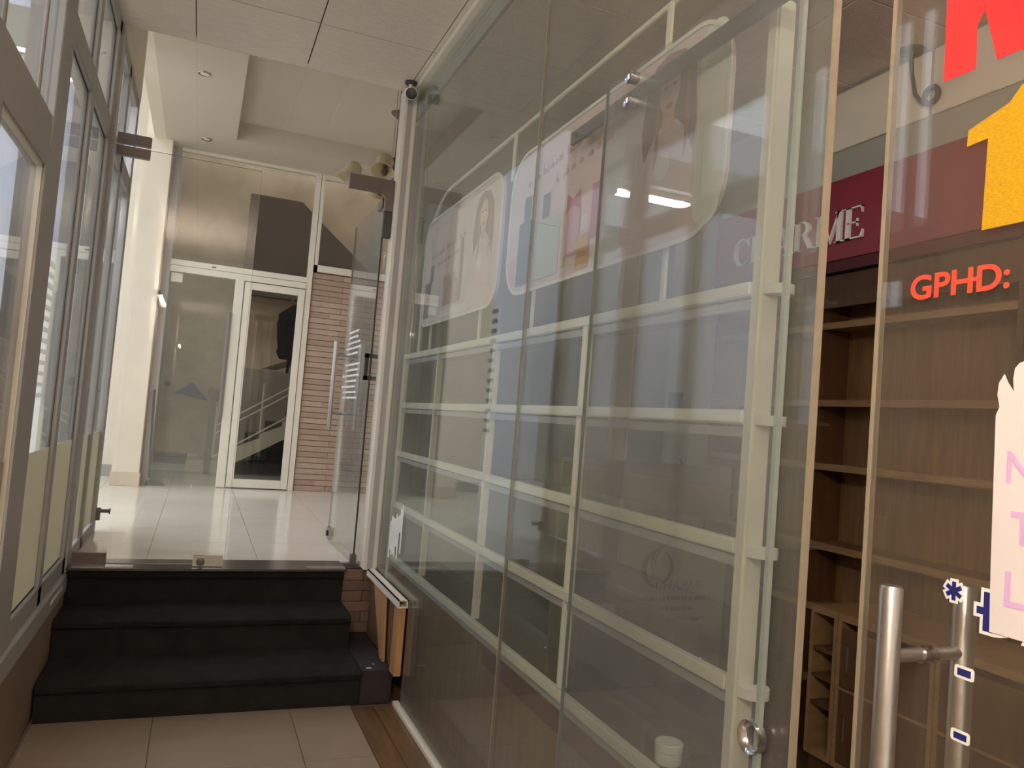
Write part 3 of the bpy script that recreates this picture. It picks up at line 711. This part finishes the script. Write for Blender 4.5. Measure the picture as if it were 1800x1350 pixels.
MB().tube([(1.05, 10.12, 2.70), (1.05, 10.12, 2.80), (1.05, 10.2, 2.84), (1.05, 10.95, 2.86), (1.05, 11.05, 2.9)], .006, 6).build('hook', 'steel', jk)

# ================================================================== chandelier
chx, chy = 1.33, 6.35
cd = E('chandelier', (chx, chy, 3.25), 'bronze chandelier with frosted tulip shades in the lobby', 'chandelier')
MB().tube([(chx, chy, 3.55), (chx, chy, 3.95)], .009, 8).tube([(chx, chy, 3.95), (chx, chy, 4.195)], .005, 6).build('rod', 'bronze', cd)
MB().lathe([(.012, -.05), (.05, -.02), (.07, .0), (.07, .008), (.012, .012)], (chx, chy, 3.95), (0, 0, 1), 18).build('cup', 'bronze', cd)
MB().lathe([(.01, .34), (.055, .32), (.035, .29), (.05, .24), (.045, .16), (.02, .12), (.055, .08), (.035, .03), (.012, .0)], (chx, chy, 3.24), (0, 0, 1), 18).build('body', 'bronze', cd)
for k in range(5):
    a = 2*PI*k/5+3.0; cx, sx = math.cos(a), math.sin(a); R = .30
    arm = [(chx+cx*r_, chy+sx*r_, 3.31+z_) for r_, z_ in ((.03, 0), (.09, -.05), (.16, -.045), (.23, 0), (R, .03), (R, .06))]
    am = MB().tube(arm, .009, 8).build('arm', 'bronze', cd)
    c0 = Vector((chx+cx*R, chy+sx*R, 3.36))
    MB().lathe([(.012, -.04), (.028, -.02), (.034, 0), (.018, .012), (.012, .10)], c0, (0, 0, 1), 14).build('candle_cup', 'bronze', am)
    ax = Vector((cx*.45, sx*.45, -.88)); c0 = c0+Vector((0, 0, .13))
    prof = [(.03, .01), (.055, .03), (.072, .07), (.066, .11), (.075, .15), (.098, .18), (.093, .182), (.068, .148), (.055, .10), (.05, .05), (.02, .02)]
    MB().lathe(prof, c0, ax, 20).build('lamp_shade', 'shade', am)
    MB().tube([(chx+cx*.05, chy+sx*.05, 3.50), (chx+cx*.11, chy+sx*.11, 3.44), (chx+cx*.09, chy+sx*.09, 3.37), (chx+cx*.04, chy+sx*.04, 3.33)], .006, 6).build('scroll', 'bronze', am)

# ================================================================== the shop: shell
SX, SZ, SY0, SY1 = 3.05, 3.24, -1.2, 4.70
fs = box('floor_shop', (1.05, SY0, -.06), (SX, SY1, -.002), 'plank', kind='structure', label='brown plank floor of the shop')
box('wall_shop_back', (1.06, SY1, 0), (SX+.1, SY1+.08, 3.5), 'plaster_gr', kind='structure', label='grey plaster end wall of the shop')
box('wall_shop_right', (SX, SY0, 0), (SX+.1, SY1, 3.5), 'plaster_gr', kind='structure', label='grey plaster wall behind the wooden shelves')
box('wall_shop_front', (1.05, SY0-.1, 0), (SX+.1, SY0, 3.5), 'plaster_b', kind='structure', label='beige front wall of the shop')
box('wall_shop_near', (1.04, SY0, 0), (1.10, -.25, 3.4), 'plaster_b', kind='structure', label='beige wall pier beside the shop door')
cs = box('ceiling_shop', (1.08, SY0, SZ+.014), (SX, SY1, SZ+.1), 'seam', kind='structure', label='tiled shop ceiling')
for i in range(4):
    for j in range(10):
        x = 1.08+.3+.596*i
        if x > 3.0: continue
        piece('ceiling_tile', ctm, (x-.21 if False else x, 4.40-.596*j, SZ+.006+random.uniform(-.001, .001)), cs)
cst = block_mesh('ceiling_tile', .17, .590, .014, 'ceil_tile', .002)
for j in range(10): piece('ceiling_tile', cst, (2.957, 4.40-.596*j, SZ+.006), cs)
box('trim_3', (1.065, -.25, 3.24), (1.12, 4.55, 3.40), 'plaster_gr', kind='structure', label='plaster strip above the glass wall inside the shop')
# header over the shelves
box('wall_header', (2.84, SY0, 2.78), (SX, 3.9, SZ), 'plaster_gr', kind='structure', label='plaster header above the burgundy sign')
for y0, y1 in ((2.46, 3.02), (1.6, 2.44), (.7, 1.58)):
    box('header_panel', (2.828, y0, 2.93), (2.84, y1, 3.225), 'plaster', label={2.46: 'white plaster panel above the sign letters', 1.6: 'white plaster panel with hanging cable coil', .7: 'white plaster panel at the near end of the header'}[y0], cat='panel', group='header panels', bev=.003)
cbl = E('cable_coil', (2.80, 2.43, 2.97), 'dark cable hanging from the shop ceiling and ending in a coil', 'cable')
MB().tube([(2.78, 2.52, 3.24), (2.79, 2.52, 3.14), (2.80, 2.505, 3.04), (2.81, 2.47, 2.985), (2.81, 2.43, 2.975)], .009, 8).build('cable', 'dgrey', cbl)
MB().tube([(2.81, 2.43+.035*math.cos(2*PI*i/16), 3.01+.035*math.sin(2*PI*i/16)) for i in range(16)], .012, 8, closed=True).build('coil', 'dgrey', cbl)
MB().lathe([(.06, 0), (.05, .012), (.01, .02)], (2.78, 2.52, 3.24), (0, 0, -1), 16).build('rose', 'dgrey', cbl)

# burgundy sign
sg = E('shop_sign', (2.84, 2.3, 2.36), 'burgundy sign band with white serif letters CHARME above the shelves', 'sign')
MB().box((2.80, -.4, 2.365), (2.84, 3.88, 2.765)).build('band', 'sign', sg, bev=.002)
MB().box((2.81, -.4, 2.31), (2.829, 3.88, 2.364)).build('under_edge', 'sign_d', sg)
def serif(ch, u, w, z0, z1, mb, x0, x1):
    """serif capital between u and u-w (reading direction is -Y)"""
    h = z1-z0; s = .17*w if ch != 'M' else .14*w; t = .055*h; sf_ = .05*w
    Q = lambda pts: mb.prism([(u-p*w, z0+q*h) for p, q in pts], 0, x0, x1)
    R_ = lambda a, b, c, d: Q([(a, c), (b, c), (b, d), (a, d)])
    st_ = .17 if ch != 'M' else .13; th_ = .06
    def stem(a, wd): R_(a, a+wd, 0, 1); R_(a-.07, a+wd+.07, 0, .04); R_(a-.07, a+wd+.07, .96, 1)
    if ch == 'H': stem(.08, st_); stem(.75, st_); R_(.2, .8, .47, .53)
    if ch == 'I': stem(.4, .2)
    if ch == 'E':
        stem(.1, st_+.02); R_(.1, .86, .955, 1); R_(.1, .9, 0, .045); R_(.2, .65, .48, .53)
        Q([(.86, 1), (.8, .96), (.86, .78)]); Q([(.92, .0), (.82, .045), (.92, .25)]); Q([(.65, .38), (.6, .505), (.65, .63)])
    if ch == 'R':
        stem(.1, st_)
        n = 10; o_, i_ = [], []
        for k in range(n+1):
            a = PI/2-PI*k/n; o_.append((.40+.38*math.cos(a), .75+.25*math.sin(a))); i_.append((.38+.22*math.cos(a), .75+.205*math.sin(a)))
        for k in range(n): Q([o_[k], o_[k+1], i_[k+1], i_[k]])
        R_(.2, .42, .955, 1); R_(.2, .42, .5, .545); Q([(.45, .52), (.62, .52), (.95, 0), (.76, 0)]); R_(.76, 1.02, 0, .04)
    if ch == 'A':
        Q([(.12, 0), (.19, 0), (.52, .98), (.47, 1)]); Q([(.44, 1), (.54, 1), (.92, 0), (.72, 0)]); R_(.24, .76, .30, .35)
        R_(.02, .30, 0, .04); R_(.62, 1.0, 0, .04)
    if ch == 'M':
        R_(.08, .14, 0, 1); R_(.0, .22, 0, .04); R_(.0, .2, .96, 1); stem(.78, st_+.02)
        Q([(.08, 1), (.24, 1), (.56, .02), (.48, 0)]); Q([(.48, 0), (.54, 0), (.88, 1), (.80, 1)])
    if ch == 'C':
        n = 22; o_, i_ = [], []
        for k in range(n+1):
            a = math.radians(48+264*k/n); o_.append((.5+.44*math.cos(a), .5+.51*math.sin(a))); i_.append((.56+.33*math.cos(a), .5+.455*math.sin(a)))
        for k in range(n): Q([o_[k], o_[k+1], i_[k+1], i_[k]])
        Q([(.78, .88), (.86, 1.0), (.88, .68)])
mb = MB(); u = 3.70
for ch, w in (('C', .15), ('H', .165), ('A', .165), ('R', .155), ('M', .185), ('E', .125)):
    serif(ch, u, w, 2.448, 2.602, mb, 2.785, 2.80); u -= w+.003
mb.build('lettering', 'letter_w', sg)

# wooden wall shelving
wu = E('wooden_shelving', (2.9, 2.2, 0), 'brown wooden wall shelving under the burgundy sign', 'shelving')
MB().box((3.02, -.4, .0), (3.045, 3.88, 2.36)).build('back_panel', 'wood', wu)
for y in (3.86, 3.03, 2.0, .95, -.1):
    MB().box((2.83, y-.012, .0), (3.02, y+.012, 2.30)).build('side_panel', 'wood_d', wu)
ys = (3.86, 3.03, 2.0, .95, -.1)
for z in (2.065, 1.685, 1.375, .995, .70):
    for i in range(4):
        b_ = MB().box((2.845, ys[i+1]+.012, z-.022), (3.02, ys[i]-.012, z)).build('shelf', 'wood', wu)
        MB().box((2.832, ys[i+1]+.012, z-.03), (2.845, ys[i]-.012, z+.002)).build('shelf_edge', 'wood_l', b_)
for i in range(4):
    MB().box((2.835, ys[i+1]+.012, 2.14), (2.85, ys[i]-.012, 2.30)).build('valance', 'wood_d', wu)

def cabinet(y0, y1, kind_, label):
    c_ = E('base_cabinet', (2.64, (y0+y1)/2, .0), label, 'cabinet', 'low wooden cabinets')
    x0, x1, z1, t = 2.45, 2.825, .80, .018
    MB().box((x0, y0, z1-.03), (x1, y1, z1)).build('top', 'wood_l', c_, bev=.002)
    for y in (y0, y1-t): MB().box((x0, y, .2), (x1, y+t, z1-.03)).build('side', 'wood_l', c_)
    MB().box((x1-.015, y0+t, .2), (x1, y1-t, z1-.03)).build('back', 'wood_d', c_)
    MB().box((x0+.03, y0, .0), (x1, y1, .2)).build('plinth', 'wood_d', c_)
    MB().box((x0, y0+t, .2), (x1-.015, y1-t, .222)).build('bottom', 'wood_l', c_)
    if kind_ == 'open':
        for z in (.40, .51, .62): MB().box((x0+.004, y0+t, z), (x1-.015, y1-t, z+.014)).build('shelf', 'wood_d', c_)
    else:
        for za, zb in ((.515, .745), (.225, .505)):
            d_ = MB().box((x0-.002, y0+t+.004, za), (x0+.014, y1-t-.004, zb)).build('door', 'wood_d', c_, bev=.002)
            yc = y1-.075
            MB().tube([(x0-.022, yc, (za+zb)/2-.045), (x0-.022, yc, (za+zb)/2+.055)], .004, 8).build('handle', 'steel', d_)
        MB().box((x0, y0+t, .505), (x1-.02, y1-t, .52)).build('rail', 'wood_l', c_)
    return c_
cabinet(2.425, 2.57, 'open', 'narrow open wooden cabinet with cubby holes under the shelving')
cabinet(1.98, 2.42, 'door', 'low wooden cabinet with two doors next to the open cubbies')
cabinet(1.53, 1.975, 'door', 'low wooden cabinet with two doors in the middle of the row')
cabinet(1.08, 1.525, 'door', 'low wooden cabinet with two doors at the end of the row')

# grey board with logo and maroon plinth, deep in the shop
lb = E('logo_board', (2.4, 3.72, 0), 'grey board with dark drop logo and the word CHARME behind the rack', 'sign board')
MB().box((1.75, 3.60, .10), (2.80, 3.63, 1.30)).build('board', 'board_gr', lb)
MB().box((1.75, 3.63, .10), (2.80, 3.75, .14)).build('foot', 'board_gr', lb)
def logo_pt(px, py): return px, py
def blade(c0, rad, a0, a1, w0):
    pts_o, pts_i = [], []
    n = 14
    for k in range(n+1):
        t = k/n; a = math.radians(a0+(a1-a0)*t); w_ = w0*math.sin(PI*t)**.8
        pts_o.append((c0[0]+(rad+w_/2)*math.cos(a), c0[1]+(rad+w_/2)*math.sin(a))); pts_i.append((c0[0]+(rad-w_/2)*math.cos(a), c0[1]+(rad-w_/2)*math.sin(a)))
    return pts_o, pts_i
lg = MB()
cx_, cz_ = 2.375, .735
for off, rad, a0, a1, w_ in (((.0, 0), .10, 95, 262, .03), ((.05, .03), .105, 105, 215, .012), ((.07, .03), .105, 105, 205, .012), ((-.03, .01), .10, -70, 55, .022)):
    o_, i_ = blade((cx_+off[0], cz_+off[1]), rad, a0, a1, w_)
    for k in range(len(o_)-1): lg.prism([o_[k], o_[k+1], i_[k+1], i_[k]], 1, 3.597, 3.5995)
lg.build('logo_mark', 'ink', lb)
PB = lambda u, v, w: (u, 3.5995-w, v)
for s, u0, u1, v0, v1 in (('CHARME', 2.35, 2.66, .625, .675), ('line_a', 2.25, 2.72, .565, .59), ('line_b', 2.40, 2.60, .51, .535), ('line_c', 2.43, 2.65, .45, .475)):
    if s == 'CHARME':
        mb = MB(); uu = u0
        ws = (('C', .050), ('H', .055), ('A', .055), ('R', .05), ('M', .06), ('E', .04))
        tmp = MB()
        for ch_, w_ in ws:
            serif(ch_, -uu, w_, v0, v1, tmp, 0, .002); uu += w_+.001
        mb.add([(-p[1], 3.5995-p[0], p[2]) for p in tmp.v], tmp.f); mb.build('lettering', 'ink', lb)
    else:
        # the small lines cannot be read in the photograph: word-shaped marks only
        mb = MB(); random.seed(int(u0*1000)+int(v0*100)); a_ = u0
        while a_ < u1-.01:
            w_ = random.uniform(.008, .022); mb.box((a_, 3.598, v0+random.uniform(0, .004)), (min(a_+w_, u1), 3.5995, v1-random.uniform(0, .005))); a_ += w_+random.choice((.003, .003, .010))
        mb.build('small_print', 'ink', lb)
MB().prism([(1.85, 3.1), (2.78, 2.95), (2.80, 3.6), (1.75, 3.6)], 2, 0, .12).build('maroon_mat', 'maroon', None, 'dark maroon padded mat in front of the grey logo board', 'mat')
box('wall_shop_pilaster', (2.72, 3.92, 0), (3.05, 4.20, SZ), 'plaster_gr', kind='structure', label='plaster pilaster beyond the wooden shelving')
MB().box((2.69, 4.0, 1.60), (2.72, 4.12, 1.72)).build('wall_box', 'dgrey', None, 'small dark square box on the plaster pilaster', 'box', bev=.004)
MB().tube([(2.70, 3.99+.0-.09*math.sin(math.radians(a)), 1.18+.14*math.cos(math.radians(a))) for a in range(10, 175, 12)], .006, 6).build('wire_loop', 'dgrey', None, 'thin dark wire loop hanging from the plaster pilaster', 'wire')

# ================================================================== white display rack behind the glass
rk = E('display_rack', (1.25, 3.0, 0), 'long white display rack with open bays behind the glass wall', 'rack')
RX = 1.118
cols = (4.60, 3.868, 3.044, 2.22, 1.398)
bars = (1.795, 1.507, 1.222, .926, .62)
for y in cols[1:4]:
    MB().box((RX, y-.010, .64), (RX+.03, y+.010, 1.785)).build('upright', 'rack', rk, bev=.002)
MB().box((RX-.002, 1.375, .0), (RX+.05, 1.412, 2.45)).build('end_post', 'rack', rk, bev=.006)
MB().box((RX, 4.575, .0), (RX+.03, 4.60, 1.795)).build('end_post', 'rack', rk, bev=.003)
for z in bars:
    b_ = MB().box((RX-.004, 1.412, z-.018), (RX+.02, 4.58, z+.014)).build('shelf_bar', 'rack', rk, bev=.003)
    MB().box((RX+.008, 1.412, z-.046), (RX+.018, 4.58, z-.024)).build('shelf_lip', 'alum', b_)
    MB().box((RX+.02, 1.412, z-.006), (RX+.25, 4.58, z+.002)).build('glass_shelf', 'g_shelf', rk)
    poly = [(RX+.004+.035*(1-math.cos(math.radians(a))), 1.3745-.042*math.sin(math.radians(a))) for a in range(0, 181, 15)]
    MB().prism(poly, 2, z-.018 if z > .7 else z-.05, z+.004).build('rounded_end_shelf', 'white', rk)
MB().box((RX+.012, 1.412, .0), (RX+.25, 4.58, .57)).build('reflection_base', 'wood', rk)  # added base; its brown stands in for the floor reflected in the glass
MB().box((RX+.006, 1.412, .50), (RX+.012, 2.9, .565)).build('base_strip', 'maroon', rk)
# top tube frame with the rounded far corner
tp = [(RX+.026, 1.40, 2.675), (RX+.026, 3.95, 2.675)]
for i in range(1, 9):
    a = PI/2*i/8; tp.append((RX+.026, 3.95+.40*math.sin(a), 2.675-.40*(1-math.cos(a))))
tp += [(RX+.026, 4.35, 1.81)]
MB().tube(tp, .011, 10).build('top_tube', 'rack', rk)
for y in (1.86, 3.02): MB().box((RX+.0125, y-.012, 2.46), (RX+.020, y+.012, 2.67)).build('hanger', 'rack', rk)
for y in (1.8, 2.7, 3.3, 4.1): MB().box((RX+.0125, y-.008, 1.812), (RX+.022, y+.008, 1.99)).build('poster_foot', 'rack', rk)
jr = E('white_jar', (RX+.09, 1.70, .6235), 'small white capped jar on the lowest rack shelf', 'jar')
MB().lathe([(.0, 0), (.032, .0), (.034, .004), (.034, .03), (.03, .033)], (RX+.07, 1.705, .6235), (0, 0, 1), 22).build('body', 'white', jr)
MB().lathe([(.0355, .033), (.0355, .05), (.033, .053), (.0, .053)], (RX+.07, 1.705, .6235), (0, 0, 1), 22).build('cap', 'white', jr)

# ---- posters on the rack
def pm(name, rgb): M.setdefault(name, mat(name, rgb, .45)); return name
def poster(name, y0, y1, z0, z1, r, label):
    o = E(name, (RX, (y0+y1)/2, z0), label, 'poster', 'rounded perfume posters')
    MB().prism(rrect(y0, y1, z0, z1, r, 10), 0, RX-.004, RX+.010).build('panel', pm('poster_pink', (222, 196, 190)), o)
    outer = rrect(y0-.006, y1+.006, z0-.006, z1+.006, r+.006, 10); inner = rrect(y0+.006, y1-.006, z0+.006, z1-.006, r-.006, 10)
    rim = MB(); k = len(outer)
    for i in range(k):
        j = (i+1) % k; rim.prism([outer[i], outer[j], inner[j], inner[i]], 0, RX-.008, RX-.0042)
    rim.build('rim', 'white', o)
    return o
LAY = [0]
def pr_(o, poly, name, m, label=None):
    LAY[0] += 1; w = .0045+.00012*(LAY[0] % 24)
    return MB().prism(poly, 0, RX-w-.0001, RX-w).build(name, m, o, label)
def rect(y0, y1, z0, z1): return [(y0, z0), (y1, z0), (y1, z1), (y0, z1)]
def woman(o, yc, ztop, s):
    q = lambda pts: [(yc-p*s, ztop+v*s) for p, v in pts]
    pr_(o, q([(-.10, -.02), (-.02, .0), (.08, -.02), (.15, -.10), (.17, -.30), (.15, -.42), (.06, -.36), (-.05, -.34), (-.14, -.38), (-.17, -.25), (-.15, -.10)]), 'printed_hair', pm('print_hair', (142, 104, 104)))
    pr_(o, q([(-.16, -.56), (-.15, -.36), (-.08, -.27), (-.03, -.25), (.05, -.25), (.11, -.30), (.16, -.40), (.17, -.56)]), 'printed_dress', pm('print_dress', (222, 190, 186)))
    pr_(o, q([(-.035, -.18), (.035, -.18), (.04, -.28), (-.04, -.28)]), 'printed_neck', pm('print_skin2', (214, 170, 154)))
    pr_(o, [(yc+a*s, ztop-.135*s+b*s) for a, b in ell(0, 0, .062, .085)], 'printed_face', pm('print_skin', (226, 186, 166)))
    pr_(o, [(yc+a*s, ztop-.19*s+b*s) for a, b in ell(0, 0, .022, .010)], 'printed_lips', pm('print_lips', (172, 96, 104)))
    for e in (-.026, .026): pr_(o, [(yc+(e+a)*s, ztop-.12*s+b*s) for a, b in ell(0, 0, .014, .005)], 'printed_eye', 'ink')
    pr_(o, [(yc+a*s, ztop-.158*s+b*s) for a, b in ell(0, 0, .010, .008)], 'printed_nose', 'print_skin2')
    for e in (-.08, .10): pr_(o, q([(e, -.08), (e+.02, -.08), (e+.03, -.34), (e+.005, -.40)]), 'printed_lock', pm('print_hair2', (168, 126, 120)))
    pr_(o, [(yc+a*s, ztop-.40*s+b*s) for a, b in ell(.02, 0, .05, .045)], 'printed_rose', pm('print_rose', (236, 222, 218)))
def scribble(o, y0, y1, za, zb, h, seed, m):
    """faded handwriting that cannot be read in the photograph: small linked loops"""
    random.seed(seed); y = y0; LAY[0] += 1; w = .0045+.00012*(LAY[0] % 24)
    while y > y1:
        t = (y0-y)/(y0-y1); z = za+(zb-za)*t; mb = MB()
        for k in range(random.choice((2, 3, 3))):
            rz = h*random.uniform(.16, .26); ry = h*random.uniform(.14, .2)
            yy = y-k*ry*2.0; n = 12
            if random.random() < .3: mb.prism([(yy, z), (yy-.004, z), (yy-.007, z+h*.9), (yy-.003, z+h*.9)], 0, RX-w-.0001, RX-w)
            oo = ell(yy-ry, z+rz, ry, rz, n); ii = ell(yy-ry, z+rz, ry*.45, rz*.5, n)
            for q_ in range(n): mb.prism([oo[q_], oo[(q_+1) % n], ii[(q_+1) % n], ii[q_]], 0, RX-w-.0001, RX-w)
        mb.build('script_word', m, o); y -= h*1.35
p2 = poster('perfume_poster', 1.535, 2.95, 1.955, 2.515, .15, 'large rounded pink perfume poster behind the sliding door')
pr_(p2, rrect(1.548, 1.66, 1.98, 2.50, .05), 'white_margin', pm('print_margin', (226, 224, 208)))
pr_(p2, rect(2.03, 2.14, 1.97, 2.34), 'pale_panel', pm('print_pale', (220, 216, 216)))
woman(p2, 1.80, 2.50, .80)
for (a, b, c, d), m in (((2.70, 2.84, 1.985, 2.235), (72, 72, 78)), ((2.735, 2.80, 2.235, 2.33), (96, 96, 98)), ((2.56, 2.62, 2.21, 2.30), (96, 98, 98)), ((2.46, 2.68, 1.985, 2.20), (196, 200, 184))):
    pr_(p2, rect(a, b, c, d), 'printed_bottle', pm('print_b%d' % (m[0]+m[2]), m))
pr_(p2, rrect(2.40, 2.44, 2.0, 2.20, .012), 'printed_bottle', pm('print_gold', (206, 176, 142)))
pr_(p2, rrect(2.30, 2.41, 2.03, 2.21, .03), 'printed_bottle', pm('print_pinkb', (214, 160, 180)))
pr_(p2, [(2.41, 2.25), (2.36, 2.225), (2.31, 2.25), (2.31, 2.18), (2.36, 2.205), (2.41, 2.18)], 'printed_bow', pm('print_bow', (190, 104, 132)))
pr_(p2, rect(2.16, 2.22, 2.06, 2.24), 'printed_bottle', pm('print_mag', (202, 134, 172)))
pr_(p2, rrect(2.225, 2.315, 1.972, 2.085, .008), 'printed_bottle', pm('print_amber', (206, 158, 96)))
pr_(p2, rect(2.235, 2.305, 2.01, 2.03), 'printed_label', pm('print_amber2', (170, 112, 62)))
pr_(p2, rrect(2.245, 2.295, 2.10, 2.15, .012), 'printed_cap', pm('print_cap', (228, 212, 206)))
pr_(p2, rrect(2.075, 2.115, 2.20, 2.33, .018), 'printed_bottle', pm('print_greyb', (150, 156, 162)))
pr_(p2, rect(2.86, 2.92, 1.99, 2.10), 'printed_box', pm('print_blush', (220, 178, 168)))
scribble(p2, 2.78, 2.12, 2.37, 2.43, .05, 4, pm('print_script', (184, 128, 134))); scribble(p2, 2.52, 2.12, 2.32, 2.36, .045, 8, pm('print_script2', (196, 132, 150)))
p1 = poster('perfume_poster', 3.06, 4.27, 1.945, 2.53, .12, 'rounded pink perfume poster at the far end of the white rack')
woman(p1, 3.29, 2.49, .80)
for (a, b, c, d), m in (((4.10, 4.20, 1.985, 2.18), (84, 86, 98)), ((4.06, 4.12, 2.18, 2.27), (120, 122, 126)), ((3.90, 4.05, 1.985, 2.15), (206, 206, 204)), ((3.62, 3.86, 2.02, 2.14), (186, 142, 134)), ((3.56, 3.60, 2.02, 2.33), (128, 118, 108))):
    pr_(p1, rect(a, b, c, d), 'printed_bottle', pm('print_c%d' % (m[0]*2+m[2]), m))
for yy in (3.84, 3.76, 3.68): pr_(p1, [(yy+a, 2.15+b) for a, b in ell(0, 0, .03, .03, 12)], 'printed_flower', pm('print_flower', (180, 134, 140)))
pr_(p1, rect(3.45, 4.16, 1.962, 2.0), 'printed_stripe', pm('print_stripe', (228, 222, 212)))
scribble(p1, 4.12, 3.52, 2.30, 2.34, .05, 6, 'print_script'); scribble(p1, 4.0, 3.6, 2.25, 2.27, .045, 9, 'print_script')
